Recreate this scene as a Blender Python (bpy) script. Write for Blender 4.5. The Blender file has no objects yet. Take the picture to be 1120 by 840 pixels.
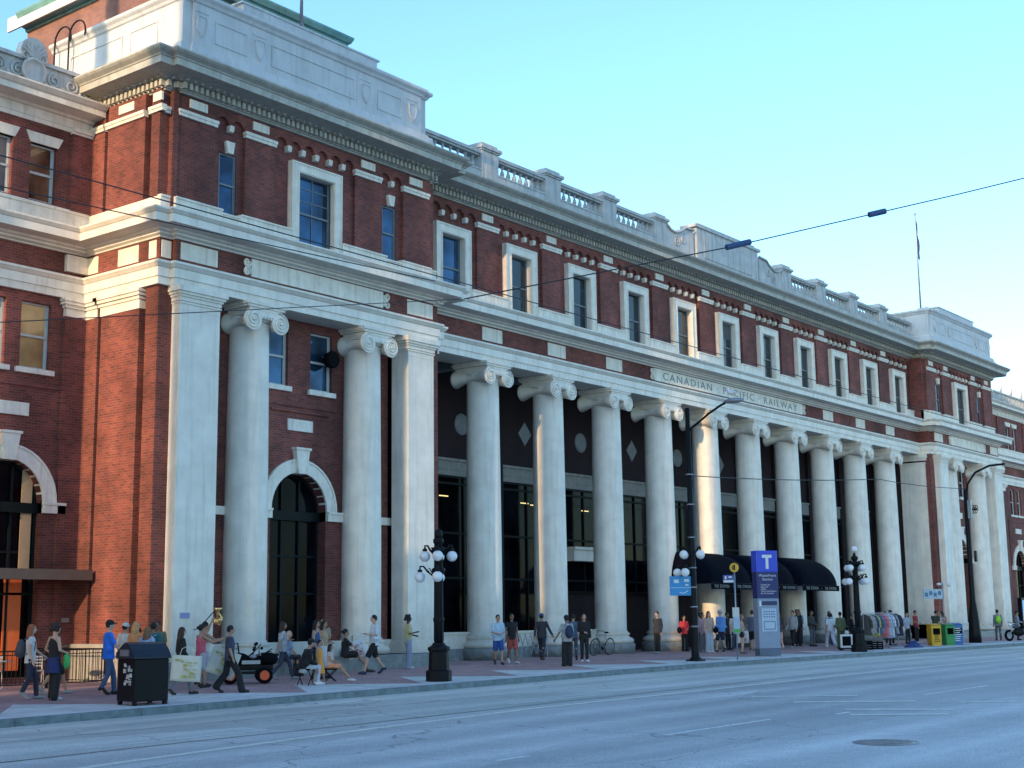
import bpy, bmesh, math, random
from mathutils import Vector, Matrix
random.seed(7)
PI = math.pi
SC = bpy.context.scene
COL = SC.collection

# ------------------------------------------------------------------ helpers
class MB:
    """collects shapes and links them as ONE mesh object"""
    def __init__(s):
        s.v = []; s.f = []; s.sm = []; s.mi = []; s.cur = 0; s.M = None
    def add(s, vs, fs, smooth=False):
        b = len(s.v)
        if s.M is not None:
            vs = [tuple(s.M @ Vector(p)) for p in vs]
        s.v += [tuple(p) for p in vs]
        for f in fs:
            s.f.append([i + b for i in f]); s.sm.append(smooth); s.mi.append(s.cur)
        return s
    def box(s, x0, x1, y0, y1, z0, z1, bev=0.0):
        if x0 > x1: x0, x1 = x1, x0
        if y0 > y1: y0, y1 = y1, y0
        if bev > 0:
            b = bev; vs = []; 
            # chamfered box: 24 verts
            for sx in (0, 1):
                for sy in (0, 1):
                    for sz in (0, 1):
                        X = (x0, x1)[sx]; Y = (y0, y1)[sy]; Z = (z0, z1)[sz]
                        ix = X + (b if sx == 0 else -b); iy = Y + (b if sy == 0 else -b); iz = Z + (b if sz == 0 else -b)
                        vs += [(X, iy, iz), (ix, Y, iz), (ix, iy, Z)]
            def I(sx, sy, sz, k): return (sx*4 + sy*2 + sz)*3 + k
            fs = []
            for sx in (0, 1): fs.append([I(sx,0,0,0), I(sx,1,0,0), I(sx,1,1,0), I(sx,0,1,0)])
            for sy in (0, 1): fs.append([I(0,sy,0,1), I(1,sy,0,1), I(1,sy,1,1), I(0,sy,1,1)])
            for sz in (0, 1): fs.append([I(0,0,sz,2), I(1,0,sz,2), I(1,1,sz,2), I(0,1,sz,2)])
            for sy in (0,1):
                for sz in (0,1): fs.append([I(0,sy,sz,1), I(1,sy,sz,1), I(1,sy,sz,2), I(0,sy,sz,2)])
            for sx in (0,1):
                for sz in (0,1): fs.append([I(sx,0,sz,0), I(sx,1,sz,0), I(sx,1,sz,2), I(sx,0,sz,2)])
            for sx in (0,1):
                for sy in (0,1): fs.append([I(sx,sy,0,0), I(sx,sy,1,0), I(sx,sy,1,1), I(sx,sy,0,1)])
            for sx in (0,1):
                for sy in (0,1):
                    for sz in (0,1): fs.append([I(sx,sy,sz,0), I(sx,sy,sz,1), I(sx,sy,sz,2)])
            return s.add(vs, fs)
        vs = [(x0,y0,z0),(x1,y0,z0),(x1,y1,z0),(x0,y1,z0),(x0,y0,z1),(x1,y0,z1),(x1,y1,z1),(x0,y1,z1)]
        return s.add(vs, [(0,3,2,1),(4,5,6,7),(0,1,5,4),(1,2,6,5),(2,3,7,6),(3,0,4,7)])
    def quad(s, a, b, c, d): return s.add([a,b,c,d], [(0,1,2,3)])
    def prism(s, pts, y0, y1):
        """polygon in XZ extruded along Y"""
        n = len(pts)
        vs = [(x, y0, z) for x, z in pts] + [(x, y1, z) for x, z in pts]
        fs = [list(range(n)), list(range(2*n-1, n-1, -1))] + [[i, (i+1)%n, (i+1)%n+n, i+n] for i in range(n)]
        return s.add(vs, fs)
    def prismx(s, pts, x0, x1):
        n = len(pts)
        vs = [(x0, y, z) for y, z in pts] + [(x1, y, z) for y, z in pts]
        fs = [list(range(n)), list(range(2*n-1, n-1, -1))] + [[i, (i+1)%n, (i+1)%n+n, i+n] for i in range(n)]
        return s.add(vs, fs)
    def prismz(s, pts, z0, z1):
        n = len(pts)
        vs = [(x, y, z0) for x, y in pts] + [(x, y, z1) for x, y in pts]
        fs = [list(range(n)), list(range(2*n-1, n-1, -1))] + [[i, (i+1)%n, (i+1)%n+n, i+n] for i in range(n)]
        return s.add(vs, fs)
    def lathe(s, prof, cx=0, cy=0, cz=0, seg=32, axis='z', smooth=True, cap=True):
        vs = []; fs = []
        for r, h in prof:
            for k in range(seg):
                a = 2*PI*k/seg; c, d = r*math.cos(a), r*math.sin(a)
                if axis == 'z': vs.append((cx+c, cy+d, cz+h))
                elif axis == 'y': vs.append((cx+c, cy+h, cz+d))
                else: vs.append((cx+h, cy+c, cz+d))
        m = len(prof)
        for i in range(m-1):
            for k in range(seg):
                k2 = (k+1) % seg
                fs.append((i*seg+k, i*seg+k2, (i+1)*seg+k2, (i+1)*seg+k))
        s.add(vs, fs, smooth)
        if cap:
            b = len(s.v) - m*seg
            s.f.append([b+k for k in range(seg)]); s.sm.append(False); s.mi.append(s.cur)
            s.f.append([b+(m-1)*seg+k for k in range(seg)]); s.sm.append(False); s.mi.append(s.cur)
        return s
    def tube(s, pts, r, seg=8, smooth=True):
        """tube through points; r is a radius or a list"""
        n = len(pts); P = [Vector(p) for p in pts]
        R = r if isinstance(r, (list, tuple)) else [r]*n
        vs = []; up = None
        for i in range(n):
            t = (P[min(i+1, n-1)] - P[max(i-1, 0)])
            if t.length < 1e-9: t = Vector((0,0,1))
            t.normalize()
            if up is None:
                up = Vector((0,0,1)) if abs(t.z) < .9 else Vector((1,0,0))
            a = t.cross(up)
            if a.length < 1e-6: a = t.cross(Vector((0,1,0)))
            a.normalize(); b = a.cross(t); up = b
            for k in range(seg):
                g = 2*PI*k/seg
                vs.append(tuple(P[i] + a*R[i]*math.cos(g) + b*R[i]*math.sin(g)))
        fs = [(i*seg+k, i*seg+(k+1)%seg, (i+1)*seg+(k+1)%seg, (i+1)*seg+k) for i in range(n-1) for k in range(seg)]
        s.add(vs, fs, smooth)
        return s.add(vs[:seg] + vs[-seg:], [list(range(seg-1,-1,-1)), list(range(seg, 2*seg))])
    def ball(s, c, r, seg=16, rings=10, sc=(1,1,1), smooth=True):
        vs = [(c[0], c[1], c[2]-r*sc[2])]; 
        for i in range(1, rings):
            a = -PI/2 + PI*i/rings
            for k in range(seg):
                g = 2*PI*k/seg
                vs.append((c[0]+r*sc[0]*math.cos(a)*math.cos(g), c[1]+r*sc[1]*math.cos(a)*math.sin(g), c[2]+r*sc[2]*math.sin(a)))
        vs.append((c[0], c[1], c[2]+r*sc[2]))
        fs = []
        for k in range(seg):
            k2 = (k+1) % seg
            fs.append((0, 1+k2, 1+k)); fs.append((len(vs)-1, 1+(rings-2)*seg+k, 1+(rings-2)*seg+k2))
            for i in range(rings-2):
                fs.append((1+i*seg+k, 1+i*seg+k2, 1+(i+1)*seg+k2, 1+(i+1)*seg+k))
        return s.add(vs, fs, smooth)
    def sweep(s, path, prof, cap=True):
        """profile [(outward offset, z)] along an XY path, mitred; outward = right-hand side of travel"""
        n = len(path); m = len(prof)
        nor = []
        for i in range(n-1):
            d = Vector((path[i+1][0]-path[i][0], path[i+1][1]-path[i][1])).normalized()
            nor.append(Vector((d.y, -d.x)))
        vs = []
        for i in range(n):
            if i == 0: mv = nor[0]
            elif i == n-1: mv = nor[-1]
            else:
                mv = nor[i-1] + nor[i]; mv = mv / max(1e-6, mv.dot(nor[i]))
            for o, z in prof: vs.append((path[i][0]+mv.x*o, path[i][1]+mv.y*o, z))
        fs = [(i*m+j, (i+1)*m+j, (i+1)*m+j+1, i*m+j+1) for i in range(n-1) for j in range(m-1)]
        if cap: fs += [list(range(m)), [(n-1)*m+j for j in range(m)][::-1]]
        return s.add(vs, fs)
    def build(s, name, mats, parent=None, loc=(0,0,0)):
        me = bpy.data.meshes.new(name)
        L = Vector(loc)
        vs = [(x-L.x, y-L.y, z-L.z) for x, y, z in s.v]
        me.from_pydata(vs, [], s.f)
        me.polygons.foreach_set('use_smooth', s.sm)
        if not isinstance(mats, (list, tuple)): mats = [mats]
        for m in mats: me.materials.append(m)
        if len(mats) > 1: me.polygons.foreach_set('material_index', s.mi)
        me.update()
        bm = bmesh.new(); bm.from_mesh(me); bmesh.ops.recalc_face_normals(bm, faces=bm.faces); bm.to_mesh(me); bm.free()
        o = bpy.data.objects.new(name, me); COL.objects.link(o)
        o.location = L
        if parent is not None: o.parent = parent
        return o

def tag(o, label=None, cat=None, group=None, kind=None):
    if label: o['label'] = label
    if cat: o['category'] = cat
    if group: o['group'] = group
    if kind: o['kind'] = kind
    return o
def empty(name, loc=(0,0,0), rz=0, label=None, cat=None, group=None):
    o = bpy.data.objects.new(name, None); COL.objects.link(o)
    o.location = loc; o.rotation_euler = (0,0,rz); o.empty_display_size = .2
    return tag(o, label, cat, group)
def copy_tree(o, parent=None):
    c = o.copy(); COL.objects.link(c)
    if parent is not None:
        c.parent = parent; c.matrix_parent_inverse = o.matrix_parent_inverse.copy()
    for ch in list(o.children): copy_tree(ch, c)
    return c
def text_mesh(txt, size, mat, name, parent, M, extrude=.004, align='CENTER', xs=1.0, spacing=1.0):
    cu = bpy.data.curves.new(name, 'FONT'); cu.body = txt; cu.size = size; cu.extrude = extrude
    cu.align_x = align; cu.align_y = 'CENTER'; cu.space_character = spacing; cu.resolution_u = 3
    t = bpy.data.objects.new(name, cu); COL.objects.link(t)
    bpy.context.view_layer.update()
    me = bpy.data.meshes.new_from_object(t)
    bpy.data.objects.remove(t); bpy.data.curves.remove(cu)
    me.transform(Matrix.Diagonal((xs,1,1,1)))
    me.transform(M)
    me.materials.clear(); me.materials.append(mat)
    o = bpy.data.objects.new(name, me); COL.objects.link(o)
    if parent is not None: o.parent = parent
    return o
def front_M(x, y, z, rz=0):
    """text standing upright, facing -Y (turned by rz about z)"""
    return Matrix.Translation((x,y,z)) @ Matrix.Rotation(rz,4,'Z') @ Matrix.Rotation(PI/2,4,'X')

# ------------------------------------------------------------------ materials
def newmat(name):
    m = bpy.data.materials.new(name); m.use_nodes = True
    nt = m.node_tree; b = nt.nodes['Principled BSDF']
    return m, nt, b
def link(nt, a, b): nt.links.new(a, b)
def mat(name, col, rough=.6, metal=0, noise=.12, scale=3.0, bump=0.0, bscale=40, spec=None, emit=None, estr=0, dirt=0, grime_shade=0):
    m, nt, b = newmat(name)
    b.inputs['Roughness'].default_value = rough; b.inputs['Metallic'].default_value = metal
    if spec is not None: b.inputs['Specular IOR Level'].default_value = spec
    tc = nt.nodes.new('ShaderNodeTexCoord')
    if noise > 0:
        n = nt.nodes.new('ShaderNodeTexNoise'); n.inputs['Scale'].default_value = scale; n.inputs['Detail'].default_value = 6
        n.inputs['Roughness'].default_value = .6
        link(nt, tc.outputs['Object'], n.inputs['Vector'])
        mr = nt.nodes.new('ShaderNodeMapRange'); mr.inputs['From Min'].default_value=.3; mr.inputs['From Max'].default_value=.7
        mr.inputs['To Min'].default_value = 1-noise; mr.inputs['To Max'].default_value = 1+noise*.6
        link(nt, n.outputs['Fac'], mr.inputs['Value'])
        vm = nt.nodes.new('ShaderNodeVectorMath'); vm.operation='SCALE'; vm.inputs[0].default_value = col[:3]
        link(nt, mr.outputs[0], vm.inputs['Scale'])
        out = vm.outputs[0]
        if dirt > 0:   # vertical rain streaks
            mp = nt.nodes.new('ShaderNodeMapping'); mp.inputs['Scale'].default_value = (5,5,.35)
            link(nt, tc.outputs['Object'], mp.inputs['Vector'])
            n2 = nt.nodes.new('ShaderNodeTexNoise'); n2.inputs['Scale'].default_value = 1.2; n2.inputs['Detail'].default_value=5
            link(nt, mp.outputs[0], n2.inputs['Vector'])
            m2 = nt.nodes.new('ShaderNodeMapRange'); m2.inputs['From Min'].default_value=.5; m2.inputs['From Max'].default_value=.75
            m2.inputs['To Min'].default_value = 0; m2.inputs['To Max'].default_value = dirt
            link(nt, n2.outputs['Fac'], m2.inputs['Value'])
            mx = nt.nodes.new('ShaderNodeMix'); mx.data_type='RGBA'
            mx.inputs[7].default_value = (col[0]*.45, col[1]*.43, col[2]*.38, 1)
            link(nt, m2.outputs[0], mx.inputs[0]); link(nt, out, mx.inputs[6]); out = mx.outputs[2]
        if grime_shade > 0:
            ge=nt.nodes.new('ShaderNodeNewGeometry'); sz=nt.nodes.new('ShaderNodeSeparateXYZ'); link(nt, ge.outputs['Position'], sz.inputs[0])
            n4=nt.nodes.new('ShaderNodeTexNoise'); n4.inputs['Scale'].default_value=1.6; n4.inputs['Detail'].default_value=7; n4.inputs['Roughness'].default_value=.7; link(nt, ge.outputs['Position'], n4.inputs['Vector'])
            ma=nt.nodes.new('ShaderNodeMath'); ma.operation='MULTIPLY_ADD'; ma.inputs[1].default_value=2.6; link(nt, n4.outputs['Fac'], ma.inputs[0]); link(nt, sz.outputs[2], ma.inputs[2])
            m4=nt.nodes.new('ShaderNodeMapRange'); m4.inputs['From Min'].default_value=1.6; m4.inputs['From Max'].default_value=3.6; m4.inputs['To Min'].default_value=grime_shade; m4.inputs['To Max'].default_value=0
            link(nt, ma.outputs[0], m4.inputs['Value'])
            # downward faces darkened: soffit occlusion shade painted into the colour
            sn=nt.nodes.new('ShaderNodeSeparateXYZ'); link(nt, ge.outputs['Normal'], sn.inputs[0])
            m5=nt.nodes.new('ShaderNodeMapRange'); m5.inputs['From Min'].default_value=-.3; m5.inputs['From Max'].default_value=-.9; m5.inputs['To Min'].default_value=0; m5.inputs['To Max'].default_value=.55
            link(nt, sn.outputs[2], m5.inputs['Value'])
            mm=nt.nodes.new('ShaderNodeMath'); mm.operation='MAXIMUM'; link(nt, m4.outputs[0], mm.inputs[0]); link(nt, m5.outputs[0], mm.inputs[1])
            mx=nt.nodes.new('ShaderNodeMix'); mx.data_type='RGBA'; mx.inputs[7].default_value=(col[0]*.33,col[1]*.33,col[2]*.33,1)
            link(nt, mm.outputs[0], mx.inputs[0]); link(nt, out, mx.inputs[6]); out=mx.outputs[2]
        link(nt, out, b.inputs['Base Color'])
    else: b.inputs['Base Color'].default_value = (*col[:3], 1)
    if bump > 0:
        n = nt.nodes.new('ShaderNodeTexNoise'); n.inputs['Scale'].default_value = bscale; n.inputs['Detail'].default_value = 4
        link(nt, tc.outputs['Object'], n.inputs['Vector'])
        bp = nt.nodes.new('ShaderNodeBump'); bp.inputs['Strength'].default_value = bump; bp.inputs['Distance'].default_value = .01
        link(nt, n.outputs['Fac'], bp.inputs['Height']); link(nt, bp.outputs[0], b.inputs['Normal'])
    if emit: b.inputs['Emission Color'].default_value = (*emit,1); b.inputs['Emission Strength'].default_value = estr
    return m
def brick_mat(name, c1, c2, mortar, dirt=.3):
    m, nt, b = newmat(name); b.inputs['Roughness'].default_value = .85
    tc = nt.nodes.new('ShaderNodeTexCoord'); sp = nt.nodes.new('ShaderNodeSeparateXYZ')
    link(nt, tc.outputs['Object'], sp.inputs[0])
    ad = nt.nodes.new('ShaderNodeMath'); ad.operation='ADD'; link(nt, sp.outputs[0], ad.inputs[0]); link(nt, sp.outputs[1], ad.inputs[1])
    cb = nt.nodes.new('ShaderNodeCombineXYZ'); link(nt, ad.outputs[0], cb.inputs[0]); link(nt, sp.outputs[2], cb.inputs[1])
    br = nt.nodes.new('ShaderNodeTexBrick'); br.inputs['Scale'].default_value = 1
    br.inputs['Brick Width'].default_value=.23; br.inputs['Row Height'].default_value=.078; br.inputs['Mortar Size'].default_value=.008
    br.inputs['Mortar Smooth'].default_value=.3; br.inputs['Bias'].default_value=-.1
    br.inputs['Color1'].default_value=(*c1,1); br.inputs['Color2'].default_value=(*c2,1); br.inputs['Mortar'].default_value=(*mortar,1)
    link(nt, cb.outputs[0], br.inputs['Vector'])
    n = nt.nodes.new('ShaderNodeTexNoise'); n.inputs['Scale'].default_value=.9; n.inputs['Detail'].default_value=8; n.inputs['Roughness'].default_value=.65
    link(nt, tc.outputs['Object'], n.inputs['Vector'])
    mr = nt.nodes.new('ShaderNodeMapRange'); mr.inputs['From Min'].default_value=.3; mr.inputs['From Max'].default_value=.7
    mr.inputs['To Min'].default_value=1-dirt; mr.inputs['To Max'].default_value=1+dirt*.7; link(nt, n.outputs['Fac'], mr.inputs['Value'])
    nl = nt.nodes.new('ShaderNodeTexNoise'); nl.inputs['Scale'].default_value=.22; nl.inputs['Detail'].default_value=5; mpl=nt.nodes.new('ShaderNodeMapping'); mpl.inputs['Scale'].default_value=(2.2,2.2,.7); link(nt, tc.outputs['Object'], mpl.inputs['Vector']); link(nt, mpl.outputs[0], nl.inputs['Vector'])
    ml = nt.nodes.new('ShaderNodeMapRange'); ml.inputs['From Min'].default_value=.35; ml.inputs['From Max'].default_value=.65; ml.inputs['To Min'].default_value=.62; ml.inputs['To Max'].default_value=1.2; link(nt, nl.outputs['Fac'], ml.inputs['Value'])
    mu = nt.nodes.new('ShaderNodeMath'); mu.operation='MULTIPLY'; link(nt, mr.outputs[0], mu.inputs[0]); link(nt, ml.outputs[0], mu.inputs[1]); mr = mu
    vm = nt.nodes.new('ShaderNodeVectorMath'); vm.operation='SCALE'; link(nt, br.outputs['Color'], vm.inputs[0]); link(nt, mr.outputs[0], vm.inputs['Scale'])
    # chalky bloom in patches (efflorescence)
    n3 = nt.nodes.new('ShaderNodeTexNoise'); n3.inputs['Scale'].default_value=1.7; n3.inputs['Detail'].default_value=9; n3.inputs['Roughness'].default_value=.75
    link(nt, cb.outputs[0], n3.inputs['Vector'])
    m3 = nt.nodes.new('ShaderNodeMapRange'); m3.inputs['From Min'].default_value=.66; m3.inputs['From Max'].default_value=.8; m3.inputs['To Max'].default_value=.22
    link(nt, n3.outputs['Fac'], m3.inputs['Value'])
    mx = nt.nodes.new('ShaderNodeMix'); mx.data_type='RGBA'; mx.inputs[7].default_value=(.42,.33,.30,1)
    link(nt, m3.outputs[0], mx.inputs[0]); link(nt, vm.outputs[0], mx.inputs[6])
    link(nt, mx.outputs[2], b.inputs['Base Color'])
    bp = nt.nodes.new('ShaderNodeBump'); bp.inputs['Strength'].default_value=.5; bp.inputs['Distance'].default_value=.01; bp.invert = True
    link(nt, br.outputs['Fac'], bp.inputs['Height']); link(nt, bp.outputs[0], b.inputs['Normal'])
    return m
def glass_mat(name, col, rough=.05, spec=.5, metal=0, tint_noise=.4, coat=0.0):
    m, nt, b = newmat(name); b.inputs['Roughness'].default_value=rough; b.inputs['Metallic'].default_value=metal
    b.inputs['Specular IOR Level'].default_value=spec; b.inputs['Coat Weight'].default_value=coat; b.inputs['Coat Roughness'].default_value=.02
    tc = nt.nodes.new('ShaderNodeTexCoord'); n = nt.nodes.new('ShaderNodeTexNoise'); n.inputs['Scale'].default_value=.8; n.inputs['Detail'].default_value=3
    link(nt, tc.outputs['Object'], n.inputs['Vector'])
    mr = nt.nodes.new('ShaderNodeMapRange'); mr.inputs['From Min'].default_value=.35; mr.inputs['From Max'].default_value=.65
    mr.inputs['To Min'].default_value=1-tint_noise; mr.inputs['To Max'].default_value=1+tint_noise; link(nt, n.outputs['Fac'], mr.inputs['Value'])
    vm = nt.nodes.new('ShaderNodeVectorMath'); vm.operation='SCALE'; vm.inputs[0].default_value=col; link(nt, mr.outputs[0], vm.inputs['Scale'])
    link(nt, vm.outputs[0], b.inputs['Base Color'])
    bp = nt.nodes.new('ShaderNodeBump'); bp.inputs['Strength'].default_value=.12; bp.inputs['Distance'].default_value=.02
    n2 = nt.nodes.new('ShaderNodeTexNoise'); n2.inputs['Scale'].default_value=1.3; n2.inputs['Detail'].default_value=1
    link(nt, tc.outputs['Object'], n2.inputs['Vector']); link(nt, n2.outputs['Fac'], bp.inputs['Height']); link(nt, bp.outputs[0], b.inputs['Normal'])
    return m

WHITE = mat('white_paint', (.88,.83,.73), .6, noise=.14, scale=1.3, bump=.2, bscale=25, dirt=.3, grime_shade=.5)
WHITE2 = mat('white_stone_trim', (.88,.82,.71), .65, noise=.16, scale=2.2, bump=.2, bscale=30, dirt=.4, grime_shade=.4)
GREYTRIM = mat('weathered_parapet_paint', (.54,.55,.54), .65, noise=.2, scale=1.7, bump=.2, bscale=22, dirt=.6, grime_shade=.3)
DENT = mat('cornice_paint', (.50,.49,.43), .65, noise=.2, scale=3, dirt=.5, grime_shade=.3)
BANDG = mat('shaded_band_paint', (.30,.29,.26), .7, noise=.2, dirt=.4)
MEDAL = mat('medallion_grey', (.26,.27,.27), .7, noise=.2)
GRANITE = mat('grey_granite', (.22,.25,.26), .5, noise=.35, scale=5, bump=.15, bscale=60, dirt=.3)
BRICK = brick_mat('red_brick', (.265,.064,.047), (.14,.036,.032), (.21,.13,.11), .4)
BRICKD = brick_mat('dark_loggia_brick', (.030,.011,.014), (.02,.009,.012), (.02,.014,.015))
BRICKP = brick_mat('penthouse_brick', (.33,.16,.13), (.27,.13,.11), (.3,.2,.18))
COPPER = mat('green_copper', (.17,.36,.34), .6, noise=.3, scale=2, dirt=.3)
ROOFM = mat('dark_roof', (.06,.06,.07), .9)
FRAMEW = mat('window_frame_paint', (.52,.54,.53), .5, noise=.1)
FRAMEG = mat('grey_sash_paint', (.17,.20,.22), .5)
FRAMED = mat('dark_green_frame', (.006,.010,.011), .5, spec=.15)
GLASSB = glass_mat('blue_reflecting_glass', (.03,.075,.14), .04, .5, metal=.5, tint_noise=.6)
GLASSD = glass_mat('dark_glass', (.012,.022,.028), .04, .45, tint_noise=.8)
GLASSK = glass_mat('black_glass', (.003,.004,.006), .06, .06, tint_noise=.8)
GLASSA = glass_mat('amber_lit_blind_glass', (.42,.27,.12), .12, .5, tint_noise=.4, coat=.4)
BLACK = mat('black_metal', (.006,.007,.009), .5, noise=.3, scale=6, spec=.18)
BLACKM = mat('matt_black', (.006,.006,.008), .85, noise=.2, spec=.1)
AWN = mat('black_canvas', (.003,.004,.010), .9, noise=.3, scale=4, spec=.06)
LETTER = mat('white_lettering', (.7,.7,.7), .6, noise=0)
LETTERG = mat('carved_letter_shade', (.30,.30,.28), .8, noise=0)
GLOBE = mat('opal_globe', (.82,.83,.85), .25, noise=.03)
STEEL = mat('brushed_steel', (.30,.33,.37), .4, metal=.6, noise=.1, scale=8)
DARKIN = mat('dark_interior', (.008,.008,.010), .9, noise=.2)
BROWN = mat('brown_canopy_metal', (.10,.075,.065), .6, noise=.15)
ORANGE = mat('orange_panel', (.75,.16,.04), .6, noise=.1)

# ------------------------------------------------------------------ ground levels
def hX(x): return -.009*(math.sqrt(x*x+9)-x)/2
def sideZ(x, y): return hX(x) - .012*max(0, -.9-y)
CURB_Y = -8.95
def roadZ(x, y): return hX(x) - .2466
def sheet(name, x0, x1, nx, y0, y1, ny, zf, m):
    b = MB(); xs = [x0+(x1-x0)*i/nx for i in range(nx+1)]; ys = [y0+(y1-y0)*j/ny for j in range(ny+1)]
    b.add([(x,y,zf(x,y)) for x in xs for y in ys], [(i*(ny+1)+j, (i+1)*(ny+1)+j, (i+1)*(ny+1)+j+1, i*(ny+1)+j+1) for i in range(nx) for j in range(ny)], True)
    return b.build(name, m)

def asphalt_mat():
    m, nt, b = newmat('asphalt'); b.inputs['Roughness'].default_value=.72; b.inputs['Specular IOR Level'].default_value=.4
    tc = nt.nodes.new('ShaderNodeTexCoord'); sp = nt.nodes.new('ShaderNodeSeparateXYZ'); link(nt, tc.outputs['Object'], sp.inputs[0])
    def noise(sc, det=6, vec=None, rough=.6):
        n = nt.nodes.new('ShaderNodeTexNoise'); n.inputs['Scale'].default_value=sc; n.inputs['Detail'].default_value=det; n.inputs['Roughness'].default_value=rough
        link(nt, vec or tc.outputs['Object'], n.inputs['Vector']); return n.outputs['Fac']
    def rng(v,a,b_,c,d):
        r = nt.nodes.new('ShaderNodeMapRange'); r.inputs['From Min'].default_value=a; r.inputs['From Max'].default_value=b_; r.inputs['To Min'].default_value=c; r.inputs['To Max'].default_value=d
        link(nt, v, r.inputs['Value']); return r.outputs[0]
    def mixc(f,a,c):
        x = nt.nodes.new('ShaderNodeMix'); x.data_type='RGBA'
        if hasattr(f,'links'): link(nt,f,x.inputs[0])
        else: x.inputs[0].default_value=f
        for s_,i in ((a,6),(c,7)):
            if isinstance(s_,tuple): x.inputs[i].default_value=(*s_,1)
            else: link(nt,s_,x.inputs[i])
        return x.outputs[2]
    # lanes by the kerb: worn, paler concrete-like surface; rest darker asphalt with long streaks
    mp = nt.nodes.new('ShaderNodeMapping'); mp.inputs['Scale'].default_value=(.05,1.3,1); link(nt, tc.outputs['Object'], mp.inputs['Vector'])
    streak = noise(1.0, 5, mp.outputs[0]); big = noise(.12, 4); fine = noise(35, 3); mid = noise(2.3, 6, None, .7)
    wob = noise(.25, 2)
    ad = nt.nodes.new('ShaderNodeMath'); ad.operation='MULTIPLY_ADD'; link(nt, wob, ad.inputs[0]); ad.inputs[1].default_value=.5; link(nt, sp.outputs[1], ad.inputs[2])
    near = rng(ad.outputs[0], -14.85, -14.7, 0, 1)
    asp = mixc(rng(streak,.3,.7,0,1), (.58,.54,.52), (.72,.68,.64))
    conc = mixc(rng(streak,.3,.7,0,1), (.66,.64,.58), (.80,.77,.70))
    c = mixc(near, asp, conc)
    c = mixc(rng(mid,.35,.75,0,.35), c, (.36,.37,.38))
    vm = nt.nodes.new('ShaderNodeVectorMath'); vm.operation='SCALE'; link(nt, c, vm.inputs[0]); link(nt, rng(fine,.25,.75,.6,1.4), vm.inputs['Scale'])
    v2 = nt.nodes.new('ShaderNodeVectorMath'); v2.operation='SCALE'; link(nt, vm.outputs[0], v2.inputs[0]); link(nt, rng(big,.3,.7,.85,1.15), v2.inputs['Scale'])
    vp = nt.nodes.new('ShaderNodeTexVoronoi'); vp.inputs['Scale'].default_value=.11; mpp=nt.nodes.new('ShaderNodeMapping'); mpp.inputs['Scale'].default_value=(.5,1.6,1); link(nt, tc.outputs['Object'], mpp.inputs['Vector']); link(nt, mpp.outputs[0], vp.inputs['Vector']); vp.distance='CHEBYCHEV'
    svp = nt.nodes.new('ShaderNodeSeparateColor'); link(nt, vp.outputs['Color'], svp.inputs[0])
    v3 = nt.nodes.new('ShaderNodeVectorMath'); v3.operation='SCALE'; link(nt, v2.outputs[0], v3.inputs[0]); link(nt, rng(svp.outputs[0],0,1,.84,1.1), v3.inputs['Scale']); v2 = v3
    wv = nt.nodes.new('ShaderNodeMath'); wv.operation='PINGPONG'; link(nt, sp.outputs[1], wv.inputs[0]); wv.inputs[1].default_value=.9
    v4 = nt.nodes.new('ShaderNodeVectorMath'); v4.operation='SCALE'; link(nt, v2.outputs[0], v4.inputs[0]); link(nt, rng(wv.outputs[0],.25,.9,.86,1.04), v4.inputs['Scale']); v2 = v4
    st_ = noise(.8,7,None,.75); c_o = mixc(rng(st_,.62,.8,0,.6), v2.outputs[0], (.20,.20,.21))
    class _O: outputs=[c_o]
    v2 = _O
    # cracks
    vo = nt.nodes.new('ShaderNodeTexVoronoi'); vo.feature='DISTANCE_TO_EDGE'; vo.inputs['Scale'].default_value=.16
    dm = nt.nodes.new('ShaderNodeVectorMath'); dm.operation='ADD'
    nn = nt.nodes.new('ShaderNodeTexNoise'); nn.inputs['Scale'].default_value=.7; nn.inputs['Detail'].default_value=5; link(nt, tc.outputs['Object'], nn.inputs['Vector'])
    link(nt, tc.outputs['Object'], dm.inputs[0]); link(nt, nn.outputs['Color'], dm.inputs[1]); link(nt, dm.outputs[0], vo.inputs['Vector'])
    cr = rng(vo.outputs['Distance'], 0, .0028, .65, 0)
    c3 = mixc(cr, v2.outputs[0], (.08,.08,.09))
    link(nt, c3, b.inputs['Base Color'])
    bp = nt.nodes.new('ShaderNodeBump'); bp.inputs['Strength'].default_value=.35; bp.inputs['Distance'].default_value=.01; link(nt, fine, bp.inputs['Height']); link(nt, bp.outputs[0], b.inputs['Normal'])
    return m
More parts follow.
